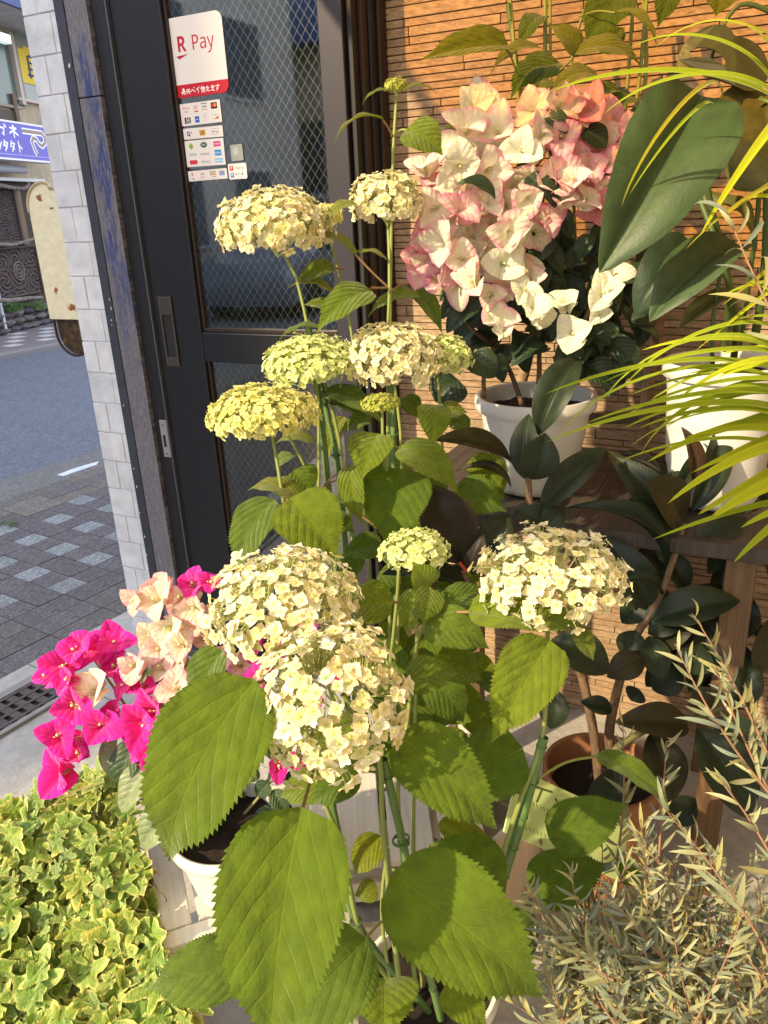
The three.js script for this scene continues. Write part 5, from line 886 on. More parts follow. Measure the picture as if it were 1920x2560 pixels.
{
  const o = thing('bougainvillea', 'bougainvillea with white and pink papery bracts growing from the white bench pot', 'bougainvillea', V(pB.x, pB.y + 0.2, pB.z));
  stem(o, [[1160, 880, 1.7], [1165, 780, 1.68], [1150, 600, 1.62], [1080, 400, 1.56], [1050, 300, 1.55]], 0.006, 0.003, barkMat, 'branch');
  stem(o, [[1130, 880, 1.72], [1090, 780, 1.7], [1010, 700, 1.64], [960, 640, 1.6]], 0.006, 0.003, barkMat, 'branch');
  stem(o, [[1180, 880, 1.72], [1230, 760, 1.68], [1290, 620, 1.62], [1300, 400, 1.58], [1320, 280, 1.56]], 0.006, 0.003, barkMat, 'branch');
  stem(o, [[1150, 880, 1.72], [1300, 760, 1.7], [1310, 640, 1.66]], 0.005, 0.003, barkMat, 'branch');
  stem(o, [[1045, 860, 1.68], [1050, 800, 1.66], [1090, 790, 1.66], [1120, 720, 1.64]], 0.005, 0.004, barkMat, 'branch');
  const L = (bx, by, tx, ty, w, d, m, fr = 0, fu = 0.4, gi = 0) => leaf(o, BG[gi], BM[m], at(bx, by, d), at(tx, ty, d), metres(w, d), view(fr, fu, 1));
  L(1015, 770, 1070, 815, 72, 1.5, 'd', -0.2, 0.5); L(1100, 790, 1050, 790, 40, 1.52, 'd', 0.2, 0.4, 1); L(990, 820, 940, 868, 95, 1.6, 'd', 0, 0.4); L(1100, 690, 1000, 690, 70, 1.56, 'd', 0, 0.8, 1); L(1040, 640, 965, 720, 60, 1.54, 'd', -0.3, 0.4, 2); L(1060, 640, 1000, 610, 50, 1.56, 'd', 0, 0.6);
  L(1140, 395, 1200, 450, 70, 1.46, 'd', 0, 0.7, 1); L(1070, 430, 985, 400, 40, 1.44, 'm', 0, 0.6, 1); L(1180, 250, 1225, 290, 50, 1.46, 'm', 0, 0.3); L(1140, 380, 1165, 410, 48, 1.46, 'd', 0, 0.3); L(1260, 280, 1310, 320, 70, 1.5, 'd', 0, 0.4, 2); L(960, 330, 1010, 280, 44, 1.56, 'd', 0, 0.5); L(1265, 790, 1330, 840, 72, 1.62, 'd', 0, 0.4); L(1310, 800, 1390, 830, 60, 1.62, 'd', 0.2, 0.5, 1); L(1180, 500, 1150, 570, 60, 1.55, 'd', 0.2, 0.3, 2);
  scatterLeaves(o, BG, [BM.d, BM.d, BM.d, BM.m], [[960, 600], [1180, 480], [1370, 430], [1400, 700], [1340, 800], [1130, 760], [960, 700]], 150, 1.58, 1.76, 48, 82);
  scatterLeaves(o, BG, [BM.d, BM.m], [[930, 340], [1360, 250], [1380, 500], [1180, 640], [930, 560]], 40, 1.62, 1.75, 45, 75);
  const spots = [];
  const zone = (poly, n, gap) => { const xs = poly.map((p) => p[0]), ys = poly.map((p) => p[1]); const inside = (x, y) => { let c = false; for (let i = 0, j = poly.length - 1; i < poly.length; j = i++) { const [a, b] = poly[i], [e, f] = poly[j]; if ((b > y) !== (f > y) && x < (e - a) * (y - b) / (f - b) + a) c = !c; } return c; };
    for (let k = 0, m = 0; k < 4000 && m < n; k++) { const x = rr(Math.min(...xs), Math.max(...xs)), y = rr(Math.min(...ys), Math.max(...ys)); if (!inside(x, y) || spots.some((s) => Math.hypot(s[0] - x, s[1] - y) < gap)) continue; spots.push([x, y]); m++; } };
  zone([[1015, 215], [1060, 230], [1080, 300], [1150, 330], [1180, 420], [1170, 520], [1110, 540], [1130, 600], [1060, 615], [960, 640], [895, 590], [890, 520], [940, 470], [905, 390], [920, 350], [990, 330]], 52, 33);
  zone([[1160, 220], [1240, 215], [1370, 260], [1360, 380], [1310, 430], [1270, 450], [1190, 440], [1160, 340]], 30, 35);
  zone([[1040, 640], [1150, 590], [1170, 700], [1060, 740]], 4, 44);
  for (const [x, y, k, s] of [[1078, 722, 'white', 74], [1235, 725, 'white', 92], [1160, 690, 'white', 84], [1225, 665, 'white', 76], [1300, 640, 'white', 92], [1320, 600, 'white', 80], [1130, 630, 'white', 70], [1350, 520, 'white', 60], [1060, 640, 'blush', 64], [1290, 680, 'white', 60]]) bract(o, x, y, 1.5 + rr(-0.03, 0.03), s, k, view(rr(-0.5, 0.4), rr(-0.2, 0.5), 1));
  for (const [x, y] of spots) {
    const pinky = Math.max(x > 1170 ? 0.74 : 0, x < 985 ? 0.55 : 0.22) + rr(-0.36, 0.36);
    bract(o, x, y, 1.5 + rr(-0.07, 0.07), rr(74, 104), pinky > 0.95 ? (rnd() < 0.35 ? 'rose' : 'pink') : pinky > 0.68 ? 'pink' : pinky > 0.18 ? 'blush' : 'white', view(rr(-1.1, 0.7), rr(-0.8, 0.7), 1));
  }
}
// the magenta one on the stool
const whiteWood = std(lin(0.8, 0.75, 0.65), 0.6, { map: rep(tex(256, 512, (u, v) => { const k = 0.84 + 0.14 * (vnoise(u * 48, v * 4, 48) * 0.6 + vnoise(u * 128, v * 12, 128) * 0.4); return [k, k * 0.985, k * 0.96]; }), 3, 1), bumpMap: rep(woodBump, 3, 1), bumpScale: 0.001 });
const yT = 0.46, stoolC = V(-0.72, 0, -0.834);
{
  const o = thing('white_stool', 'white painted slatted wooden stool beside the ivy under the magenta bougainvillea', 'stool', V(stoolC.x, 0, stoolC.z));
  const c = stoolC, a = 0.81, R = new THREE.Matrix4().makeRotationY(a).setPosition(c.x, 0, c.z), W = 0.15;
  const p = (n, g, m = whiteWood) => part(n, uvBox(g).applyMatrix4(R), m, o);
  for (let i = 0; i < 5; i++) p('slat', boxAt(-W + i * 0.0605, -W + i * 0.0605 + 0.05, yT - 0.016, yT, -W + 0.004, W - 0.034, 0.003));
  p('front_rail', boxAt(-W, W, yT - 0.035, yT, W - 0.032, W, 0.003)); p('back_rail', boxAt(-W, W, yT - 0.045, yT - 0.017, -W, -W + 0.03, 0.003));
  for (const [x, z] of [[-W, -W], [W - 0.04, -W], [-W, W - 0.04], [W - 0.04, W - 0.04]]) p('leg', boxAt(x, x + 0.04, 0, yT - 0.036, z, z + 0.04, 0.003));
  p('side_rail', boxAt(-W, -W + 0.02, 0.16, 0.19, -W + 0.04, W - 0.04, 0.003)); p('side_rail', boxAt(W - 0.02, W, 0.16, 0.19, -W + 0.04, W - 0.04, 0.003));
}
const potM = onY(478, 2238, yT);
{ const c = V(-0.683, yT, -0.77);
  pot('white_pot', 'cream white plastic pot of the magenta bougainvillea on the slatted stool', c, 0.094, 0.135, creamPlastic, { taper: 0.72, rim: 0.022, round: 0.035, soil: 0.022 });
  const o = thing('bougainvillea', 'magenta and peach bougainvillea in a cream pot on the white stool', 'bougainvillea', V(c.x, c.y + 0.12, c.z));
  for (const [pts, r] of [[[[470, 1800, 1.3], [430, 1680, 1.3], [380, 1540, 1.3], [370, 1400, 1.3], [372, 1270, 1.3]], 0.004], [[[460, 1800, 1.3], [330, 1650, 1.27], [280, 1540, 1.25], [200, 1420, 1.24]], 0.0035], [[[455, 1800, 1.3], [300, 1640, 1.26], [190, 1600, 1.24], [150, 1650, 1.22]], 0.003], [[[480, 1800, 1.32], [470, 1640, 1.34], [450, 1460, 1.34], [430, 1290, 1.34]], 0.004], [[[490, 1800, 1.3], [590, 1680, 1.3], [640, 1560, 1.34]], 0.003]]) stem(o, pts, r, r * 0.5, std(lin(0.28, 0.26, 0.1), 0.7), 'branch');
  const bl = [[200, 1408, 'magenta', 92], [172, 1400, 'magenta', 66], [250, 1394, 'magenta', 70], [140, 1436, 'magenta', 72], [118, 1462, 'magenta', 60], [165, 1470, 'magenta', 54], [165, 1525, 'magenta', 70], [128, 1592, 'magenta', 72], [178, 1592, 'magenta', 68], [225, 1562, 'magenta', 78], [248, 1545, 'magenta', 56], [150, 1664, 'magenta', 88], [178, 1632, 'magenta', 46], [310, 1560, 'magenta', 84], [345, 1535, 'magenta', 88], [350, 1600, 'magenta', 84], [335, 1640, 'magenta', 74], [355, 1690, 'magenta', 60], [300, 1590, 'magenta', 56], [285, 1470, 'magenta', 60], [262, 1445, 'magenta', 60], [320, 1480, 'magenta', 60], [430, 1268, 'magenta', 66], [456, 1258, 'magenta', 44],
    [212, 1492, 'cream', 102], [366, 1262, 'shell', 84], [305, 1294, 'shell', 70], [348, 1300, 'peach', 88], [392, 1290, 'shell', 76], [425, 1310, 'peach', 70], [330, 1372, 'cream', 74], [372, 1352, 'cream', 70], [412, 1352, 'shell', 74], [350, 1408, 'shell', 82], [296, 1428, 'shell', 78], [400, 1398, 'peach', 76], [392, 1442, 'shell', 72], [385, 1490, 'shell', 80], [360, 1445, 'peach', 60], [440, 1380, 'shell', 60], [490, 1420, 'shell', 66], [520, 1440, 'pink', 60], [440, 1335, 'peach', 56],
    [560, 1390, 'magenta', 60], [620, 1400, 'magenta', 56], [660, 1370, 'magenta', 60], [580, 1460, 'magenta', 66], [740, 1470, 'magenta', 56], [690, 1510, 'magenta', 50], [600, 1650, 'magenta', 52], [640, 1640, 'magenta', 44], [515, 1500, 'shell', 60]];
  for (const [x, y, k, s] of bl) bract(o, x, y, 1.24 + rr(-0.04, 0.04) + (x > 480 ? 0.06 : 0), s * (k === 'magenta' ? 1.3 : 1.08), k, view(rr(-0.7, 0.3), rr(-0.25, 0.65), 1));
  const L = (bx, by, tx, ty, w, d, m, fr = 0, fu = 0.4, gi = 0) => leaf(o, BG[gi], BM[m], at(bx, by, d), at(tx, ty, d), metres(w, d), view(fr, fu, 1));
  L(300, 1600, 264, 1702, 72, 1.24, 'm', -0.4, 0.1); L(330, 1650, 262, 1756, 74, 1.22, 'p', -0.5, 0.3, 2); L(400, 1690, 330, 1800, 76, 1.24, 'd', 0, 0.3, 1); L(412, 1716, 308, 1834, 82, 1.18, 'p', -0.3, 0.35); L(355, 1650, 312, 1740, 40, 1.22, 'g', -0.5, 0.2, 2); L(262, 1560, 258, 1690, 40, 1.28, 'p', -0.4, 0.2, 1); L(300, 1470, 320, 1440, 30, 1.2, 'p', 0, 0.4); L(620, 1770, 540, 1800, 80, 1.26, 'd', 0, 0.5, 1); L(480, 1790, 430, 1745, 50, 1.28, 'm', 0, 0.5); L(590, 1705, 620, 1760, 40, 1.26, 'm', 0, 0.4); L(580, 1690, 555, 1720, 40, 1.26, 'm', 0, 0.4, 2);
  scatterLeaves(o, BG, [BM.m, BM.d, BM.p, BM.g], [[250, 1440], [400, 1420], [520, 1500], [640, 1640], [620, 1800], [420, 1770], [330, 1700], [260, 1560]], 70, 1.24, 1.36, 46, 74);
}

// ------------------------------------------------------------------ rubber plant in terracotta
{
  const t = tex(256, 512, (u, v, x, y) => { const d = Math.abs(u - 0.5), m = smooth(0.02 - d, 0, 0.018), ed = smooth(d, 0.475, 0.495), ph = (v - 0.35 * d) * 26, fr = Math.abs(ph - Math.round(ph)), l = Math.max(0, 1 - fr / 0.2) * 0.1, q = 0.72 + 0.16 * fbm(u * 6, v * 9, 2) + 0.05 * (hash(x, y) - 0.5) + l; return [lerp(lerp(q, 0.95, m), 1.0, ed), lerp(lerp(q, 1, m), 0.8, ed), lerp(lerp(q, 0.7, m), 0.6, ed)]; });
  const b = tex(256, 512, (u, v) => { const d = Math.abs(u - 0.5), ph = (v - 0.35 * d) * 26, fr = Math.abs(ph - Math.round(ph)); return [0.6 - 0.6 * smooth(0.02 - d, 0, 0.02) - 0.1 * Math.max(0, 1 - fr / 0.2) + 0.1 * fbm(u * 9, v * 12, 3)]; }, false);
  const M = { d: phys(lin(0.03, 0.05, 0.022), 0.45, { map: t, bumpMap: b, bumpScale: 0.002, specularIntensity: 0.6 }), o: phys(lin(0.055, 0.05, 0.018), 0.42, { map: t, bumpMap: b, bumpScale: 0.002, specularIntensity: 0.6 }), g: phys(lin(0.042, 0.066, 0.036), 0.45, { map: t, bumpMap: b, bumpScale: 0.002, specularIntensity: 0.6 }), b: phys(lin(0.035, 0.028, 0.022), 0.4, { map: t, bumpMap: b, bumpScale: 0.002, specularIntensity: 0.6 }), n: phys(lin(0.07, 0.035, 0.015), 0.14, { map: t, bumpMap: b, bumpScale: 0.004 }) };
  const G = [0, 1, 2].map((i) => leafGeo({ nu: 22, nv: 4, out: i === 1 ? lance : ellip, bend: [0.55, 0.9, 0.2][i], fold: [0.22, 0.34, 0.1][i], wave: [0.006, 0.012, 0.004][i], waves: 1.4, sNorm: true, ph: i }));
  const tc = at(1298, 1690, 1.7), r = 0.125, hTop = tc.y + 0.035, base = V(tc.x, 0.004, tc.z);
  const terra = std(lin(0.46, 0.2, 0.09), 0.75, { map: rep(softGrain, 3), bumpMap: rep(bumpGrain, 2), bumpScale: 0.001 });
  pot('terracotta_pot', 'terracotta pot with dark soil in the shade behind the green price card', base, r, hTop, terra, { taper: 0.7, rim: 0.05, soil: 0.06 });
  const o = thing('rubber_plant', 'rubber plant with dark glossy oval leaves rising from the terracotta pot', 'rubber plant', V(base.x, hTop - 0.06, base.z));
  stem(o, [[1300, 1740, 1.68], [1278, 1560, 1.62], [1250, 1440, 1.6], [1180, 1300, 1.52], [1150, 1160, 1.47], [1142, 1060, 1.46], [1140, 1000, 1.46]], 0.0115, 0.006, barkMat);
  stem(o, [[1325, 1740, 1.7], [1315, 1600, 1.64], [1322, 1540, 1.62], [1368, 1385, 1.57], [1420, 1300, 1.55], [1450, 1220, 1.53], [1470, 1160, 1.52], [1474, 1130, 1.52]], 0.0125, 0.006, barkMat);
  stem(o, [[1325, 1620, 1.64], [1400, 1575, 1.6], [1490, 1555, 1.56], [1560, 1530, 1.55]], 0.008, 0.006, std(lin(0.16, 0.15, 0.05), 0.7, { map: softGrain }));
  stem(o, [[1176, 1300, 1.5], [1090, 1290, 1.44], [1015, 1262, 1.38], [1000, 1230, 1.37]], 0.006, 0.0045, barkMat);
  const Z = (x, y) => [1106 + x * 0.33335, 734.5 + y * 0.33335], Y5 = (x, y) => [553 + x * 0.33335, 734.5 + y * 0.33335], B3 = (x, y) => [1106 + x * 0.33596, 1468.9 + y * 0.33596];
  const F = (f, bx, by, tx, ty, w, d, dd, m, fr = 0, fu = 0.3, gi = 0) => { const [a, c] = f(bx, by), [e, g] = f(tx, ty); leaf(o, G[gi], M[m], at(a, c, d), at(e, g, d + dd), metres(w * 0.41, d + dd / 2), view(fr, fu, 1)); };
  for (let i = 0; i < 34; i++) { const x = rr(700, 1900), y = rr(900, 2400), a = rr(-2.6, -0.5), s = rr(300, 460); F(Z, x, y, x + Math.cos(a) * s, y + Math.sin(a) * s, s * rr(0.36, 0.46), rr(1.56, 1.7), 0, pick(['d', 'd', 'o', 'g']), rr(-0.4, 0.4), rr(0.1, 0.8), Math.floor(rnd() * 3)); }
  F(Z, 170, 620, 440, 118, 190, 1.46, 0.04, 'g', -0.3, 0.2, 1); F(Z, 80, 900, 110, 478, 150, 1.46, 0.0, 'g', -0.4, 0.3); F(Z, 130, 905, 215, 600, 210, 1.42, -0.03, 'd', 0.1, 0.3); F(Z, 185, 1095, 605, 698, 165, 1.46, 0.0, 'd', 0.1, 0.6);
  F(Y5, 1655, 800, 1152, 652, 165, 1.44, -0.06, 'o', -0.1, 0.8); F(Y5, 1655, 965, 1285, 860, 60, 1.45, 0, 'o', 0, 1.4, 1); F(Y5, 1345, 1440, 1060, 920, 300, 1.36, -0.03, 'b', 0.1, 0.25); F(Y5, 1400, 1520, 1480, 1265, 150, 1.36, -0.02, 'b', -0.6, 0.3); F(Y5, 1440, 1400, 1640, 1125, 190, 1.4, 0, 'g', 0.3, 0.4, 1); F(Y5, 1360, 1590, 812, 1520, 150, 1.4, -0.04, 'd', 0, 0.9);
  F(Z, 195, 1200, 20, 1105, 160, 1.46, 0, 'd', -0.1, 0.4); F(Z, 200, 1220, 335, 1085, 130, 1.46, 0, 'd', 0.2, 0.4); F(Z, 985, 1465, 330, 1092, 130, 1.52, -0.04, 'd', -0.1, 1.0, 1); F(Y5, 1330, 1600, 1250, 1450, 110, 1.42, 0, 'b', 0, 0.4);
  part('sheath', tube([at(...Y5(1365, 1500), 1.36), at(...Y5(1290, 1400), 1.35), at(...Y5(1190, 1240), 1.34), at(...Y5(1125, 1130), 1.34)], 0.0035, 0.0008, 7, 14), std(lin(0.45, 0.05, 0.03), 0.4), o);
  F(Z, 1050, 1250, 668, 755, 200, 1.52, 0, 'd', -0.2, 0.3); F(Z, 1100, 1190, 860, 905, 265, 1.5, -0.05, 'o', 0.1, 0.4); F(Z, 1170, 960, 1095, 560, 120, 1.5, 0, 'n', 0.4, 0.2); F(Z, 1160, 1110, 1340, 520, 170, 1.55, 0.02, 'g', 0.3, 0.3); F(Z, 1140, 1390, 1525, 1155, 135, 1.52, 0, 'd', 0.1, 0.6); F(Z, 1030, 1450, 950, 1275, 130, 1.54, 0, 'd', -0.1, 0.4);
  F(Z, 900, 1745, 595, 1275, 215, 1.56, 0, 'd', -0.2, 0.35); F(Z, 960, 1650, 725, 1555, 105, 1.52, -0.03, 'd', 0, 0.9, 1); F(Z, 915, 1825, 1480, 1690, 215, 1.54, -0.04, 'd', 0.1, 0.7); F(Z, 880, 1905, 1118, 1805, 125, 1.56, 0, 'd', 0.1, 0.6); F(Z, 805, 1885, 735, 2062, 160, 1.56, 0, 'd', -0.2, 0.3); F(Z, 245, 1950, 635, 2150, 230, 1.42, 0, 'g', -0.1, 0.6); F(Z, 890, 1915, 965, 2205, 165, 1.55, -0.03, 'd', 0, 0.4, 2); F(Z, 855, 2060, 615, 2185, 160, 1.52, 0, 'o', 0, 0.6); F(Z, 1130, 2165, 1215, 1955, 200, 1.56, 0, 'd', 0.1, 0.4); F(Z, 350, 1330, 500, 1240, 80, 1.6, 0, 'd', 0, 0.5); F(Z, 700, 740, 960, 850, 80, 1.58, 0, 'b', 0, 0.7);
  F(B3, 1135, 300, 655, 272, 190, 1.5, -0.04, 'o', 0, 0.6); F(B3, 645, 195, 440, 140, 100, 1.55, 0, 'd', 0, 0.5); F(B3, 1190, 310, 1520, 890, 300, 1.46, -0.04, 'd', 0.1, 0.3); F(B3, 285, 60, 250, 315, 160, 1.5, 0, 'd', -0.2, 0.2); F(B3, 890, 340, 1020, 790, 240, 1.5, -0.03, 'o', 0.1, 0.3); F(B3, 1290, 250, 1640, 620, 260, 1.5, 0, 'd', 0.2, 0.3); F(B3, 820, 60, 760, 130, 120, 1.6, 0, 'd', 0, 0.4); F(B3, 1250, 200, 1180, 40, 180, 1.55, 0, 'o', 0, 0.4); F(B3, 660, 560, 560, 900, 210, 1.56, 0.02, 'd', -0.1, 0.3); F(B3, 900, 60, 1100, -60, 170, 1.6, 0, 'd', 0.2, 0.5); F(B3, 1000, 900, 1180, 760, 160, 1.6, 0, 'd', 0.2, 0.5);
}
// ------------------------------------------------------------------ big climbing leaves, upper right
{
  const MV = veins({ n: 3.4, rise: 0.8, curve: 0.3, net: 40, w: 0.006, base: 0.84, depth: 0.05, mid: 0.01, mott: 0.2 });
  const mk = (r, g, b, ro = 0.4) => phys(lin(r, g, b), ro, { map: MV.map, bumpMap: tex(256, 256, (u, v) => [0.5 + 0.4 * fbm(u * 5, v * 5, 3) + 0.16 * vnoise(u * 90, v * 90, 90)], false), bumpScale: 0.0018 });
  const M = { g: mk(0.065, 0.115, 0.035, 0.52), d: mk(0.035, 0.068, 0.03, 0.5), o: mk(0.15, 0.15, 0.03, 0.5), l: mk(0.11, 0.125, 0.045) };
  const mo = (t) => Math.pow(t, 0.3) * Math.pow(1 - t, 0.62) * (1 - 0.25 * smooth(t, 0.75, 1));
  const G = [0, 1, 2, 3].map((i) => leafGeo({ nu: 30, nv: 7, out: mo, bend: [0.5, 0.9, 0.3, 1.2][i], fold: [0.42, 0.3, 0.5, 0.2][i], wave: [0.03, 0.05, 0.02, 0.06][i], waves: 1.3, lobe: 0.16, ph: i * 2, twist: [0.2, -0.3, 0.4, 0.2][i] }));
  const Z = (x, y) => [1106 + x * 0.33335, y * 0.33335];
  const base = V(0.12, 0.9, -1.7), o = thing('climbing_plant', 'climbing plant with huge leathery heart shaped leaves at the upper right', 'climbing plant', base);
  const F = (bx, by, tx, ty, w, d, dd, m, fr, fu, gi) => leaf(o, G[gi], M[m], at(...Z(bx, by), d), at(...Z(tx, ty), d + dd), metres(w * 0.3334, d), view(fr, fu, 1));
  F(1150, 760, 565, 1770, 640, 1.3, -0.03, 'g', 0.1, 0.25, 0); F(1130, 1630, 800, 2045, 330, 1.44, 0, 'd', -0.2, 0.3, 1); F(1390, 1640, 890, 2085, 360, 1.38, -0.03, 'g', 0.1, 0.9, 0); F(1640, 980, 1560, 640, 420, 1.42, 0.02, 'o', 0, 0.5, 1); F(1400, 760, 1700, 620, 260, 1.44, 0.02, 'o', 0, 0.7, 2); F(1700, 980, 1440, 1230, 560, 1.4, 0.02, 'o', -0.1, 0.35, 1); F(1390, 1930, 1070, 2140, 130, 1.42, 0, 'o', 0, 0.7, 0); F(1180, 1330, 1560, 1540, 170, 1.5, 0, 'o', 0, 0.7, 1); F(900, 1640, 1050, 1730, 210, 1.5, 0, 'd', 0, 0.6, 2);
  // the leaf with a hole
  { const sh = new THREE.Shape(); const pts = [[1480, 580], [1400, 470], [1310, 400], [1240, 350], [1150, 330], [1090, 370], [1075, 430], [1110, 330], [1180, 260], [1280, 215], [1360, 225], [1400, 265], [1520, 270], [1600, 250], [1680, 300], [1690, 460], [1600, 540]];
    const c = at(...Z(1400, 420), 1.42), X = view(1, 0, 0), Yv = view(0, 1, 0), loc = ([x, y]) => { const q = at(...Z(x, y), 1.42).sub(c); return new THREE.Vector2(q.dot(X), q.dot(Yv)); };
    const out = [[1075, 420], [1090, 330], [1150, 255], [1260, 212], [1370, 225], [1420, 270], [1530, 268], [1640, 300], [1700, 420], [1640, 540], [1560, 590], [1470, 600], [1330, 560], [1180, 500], [1095, 470]].map(loc), hole = [[1140, 350], [1200, 340], [1290, 372], [1360, 440], [1330, 462], [1240, 410], [1160, 390]].map(loc);
    sh.setFromPoints(new THREE.SplineCurve([...out, out[0]]).getPoints(70)); const h = new THREE.Path(); h.setFromPoints(new THREE.SplineCurve([...hole, hole[0]]).getPoints(30)); sh.holes.push(h);
    const g = new THREE.ExtrudeGeometry(sh, { depth: 0.0012, bevelEnabled: true, bevelSize: 0.0006, bevelThickness: 0.0006, bevelSegments: 1, steps: 1 });
    const p = g.attributes.position, uv = g.attributes.uv; for (let i = 0; i < p.count; i++) { const x = p.getX(i), y = p.getY(i); uv.setXY(i, x * 4 + 0.5, y * 4 + 0.5); p.setZ(i, p.getZ(i) + 0.02 * Math.cos(x * 22 + 0.6) + 0.6 * y * y - 0.7 * x * x); } g.computeVertexNormals();
    g.applyMatrix4(new THREE.Matrix4().makeBasis(X, Yv, view(0, 0, 1)).setPosition(c)); const mm = part('leaf', g, M.l, o); mm.userData.label = 'leathery leaf with a slit hole near its edge'; }
  for (const [pts, r] of [[[[1560, 905, 1.84], [1590, 700, 1.56], [1560, 560, 1.44], [1500, 400, 1.44]], 0.009], [[[1545, 900, 1.82], [1575, 620, 1.56], [1540, 460, 1.42], [1490, 250, 1.34]], 0.008], [[[1590, 905, 1.84], [1650, 600, 1.58], [1655, 200, 1.46]], 0.011], [[[1550, 900, 1.83], [1540, 690, 1.42], [1565, 548, 1.4]], 0.006], [[[1575, 900, 1.84], [1640, 420, 1.46], [1640, 330, 1.42]], 0.007], [[[1700, 40, 1.4], [1600, 10, 1.4], [1560, 60, 1.42], [1530, 150, 1.44]], 0.005]]) stem(o, pts, r, r * 0.6, std(lin(0.1, 0.16, 0.04), 0.5, { map: softGrain }), 'stalk');
  const V2 = (x, y) => Z(x, y);
}
// ------------------------------------------------------------------ palm blades reaching in from the right
{
  const pm = (r, g, b) => phys(lin(r, g, b), 1, { transmission: 0.45, thickness: 0, specularIntensity: 0.5, map: tex(64, 64, (u, v, x) => { const k = 0.8 + 0.2 * hash(x, 3) - (Math.abs(u - 0.5) < 0.03 ? 0.12 : 0); return [k, k, k]; }) });
  const M = { y: pm(0.66, 0.72, 0.012), g: pm(0.46, 0.58, 0.012), d: pm(0.17, 0.27, 0.02), o: pm(0.5, 0.44, 0.015) };
  const G = [0.5, 0.9, 1.3].map((b, i) => leafGeo({ nu: 18, nv: 2, out: (t) => Math.pow(Math.min(1, t * 5 + 0.25), 0.8) * Math.pow(1 - t, 0.62), bend: b, fold: 0.35, aspect: 16, twist: 0.02 - 0.02 * i, sNorm: true, ph: i }));
  const o = thing('palm', 'feathery palm with narrow yellow green blades reaching in from the right edge', 'palm', at(1760, 1400, 1.2));
  const F = (bx, by, tx, ty, w, d, dd, m, fu = 0.6, gi = 0) => leaf(o, G[gi], M[m], at(bx, by, d), at(tx, ty, d + dd), metres(w * 0.8, d), view(rr(-0.3, 0.2), fu, 1));
  const fan = [[1720, 770, 1385, 757, 26, 'y'], [1720, 790, 1560, 765, 30, 'y'], [1700, 800, 1345, 838, 22, 'g'], [1720, 818, 1175, 852, 22, 'g'], [1690, 800, 1450, 745, 12, 'g'], [1720, 850, 1300, 868, 20, 'g'], [1710, 862, 1345, 926, 22, 'g'], [1720, 872, 1262, 916, 20, 'g'], [1720, 880, 1460, 868, 34, 'y'], [1720, 905, 1380, 925, 26, 'g'], [1720, 925, 1180, 955, 24, 'g'], [1700, 890, 1385, 980, 20, 'g'], [1720, 942, 1480, 946, 34, 'y'], [1720, 1010, 1330, 1000, 16, 'g'], [1730, 1060, 1530, 1124, 58, 'y'], [1720, 1080, 1410, 1165, 20, 'g'], [1720, 1100, 1585, 1215, 30, 'g'], [1720, 840, 1540, 820, 24, 'y'], [1720, 800, 1480, 810, 22, 'g'], [1720, 760, 1590, 690, 22, 'g'], [1720, 1130, 1600, 1140, 40, 'g'], [1720, 910, 1398, 998, 36, 'y'], [1730, 965, 1442, 1088, 42, 'y']];
  fan.forEach(([bx, by, tx, ty, w, m], i) => F(bx, by, tx, ty, w, 1.16 + rr(-0.05, 0.05), rr(-0.08, 0.02), m, rr(0.2, 0.9), i % 3));
  fan.forEach(([bx, by, tx, ty, w, m], i) => { if (ty > 780 && ty < 1100) F(bx + 10, by + rr(-24, 24), tx + rr(20, 130), ty + rr(-34, 34), w * 0.85, 1.2 + rr(-0.05, 0.05), rr(-0.06, 0.02), m, rr(0.2, 0.9), (i + 1) % 3); });
  for (const [bx, by, tx, ty, w, m, g] of [[1680, 218, 1186, 198, 26, 'g', 0], [1680, 212, 1360, 104, 18, 'g', 1], [1690, 225, 1300, 250, 22, 'g', 1], [1660, 200, 1416, 102, 14, 'y', 2], [1560, 205, 1342, 448, 16, 'o', 2], [1540, 225, 1360, 420, 12, 'g', 1], [1700, 240, 1514, 506, 30, 'y', 0], [1720, 380, 1560, 470, 20, 'o', 1], [1700, 400, 1480, 540, 12, 'o', 1], [1720, 140, 1560, 50, 20, 'o', 0], [1700, 560, 1560, 660, 14, 'o', 0], [1720, 590, 1500, 760, 14, 'y', 0], [1710, 460, 1600, 430, 22, 'y', 1], [1720, 640, 1560, 640, 20, 'g', 1], [1720, 690, 1610, 610, 16, 'y', 0], [1700, 90, 1650, 20, 30, 'o', 1]]) F(bx, by, tx, ty, w, 1.1 + rr(-0.04, 0.04), rr(-0.05, 0.05), m, rr(0.1, 0.7), g);
  stem(o, [[1760, 1400, 1.2], [1765, 1100, 1.18], [1740, 900, 1.17], [1700, 820, 1.16]], 0.006, 0.003, std(lin(0.25, 0.3, 0.05), 0.6), 'stalk'); stem(o, [[1770, 1400, 1.2], [1790, 700, 1.14], [1740, 260, 1.1], [1640, 212, 1.1]], 0.006, 0.003, std(lin(0.25, 0.3, 0.05), 0.6), 'stalk');
}
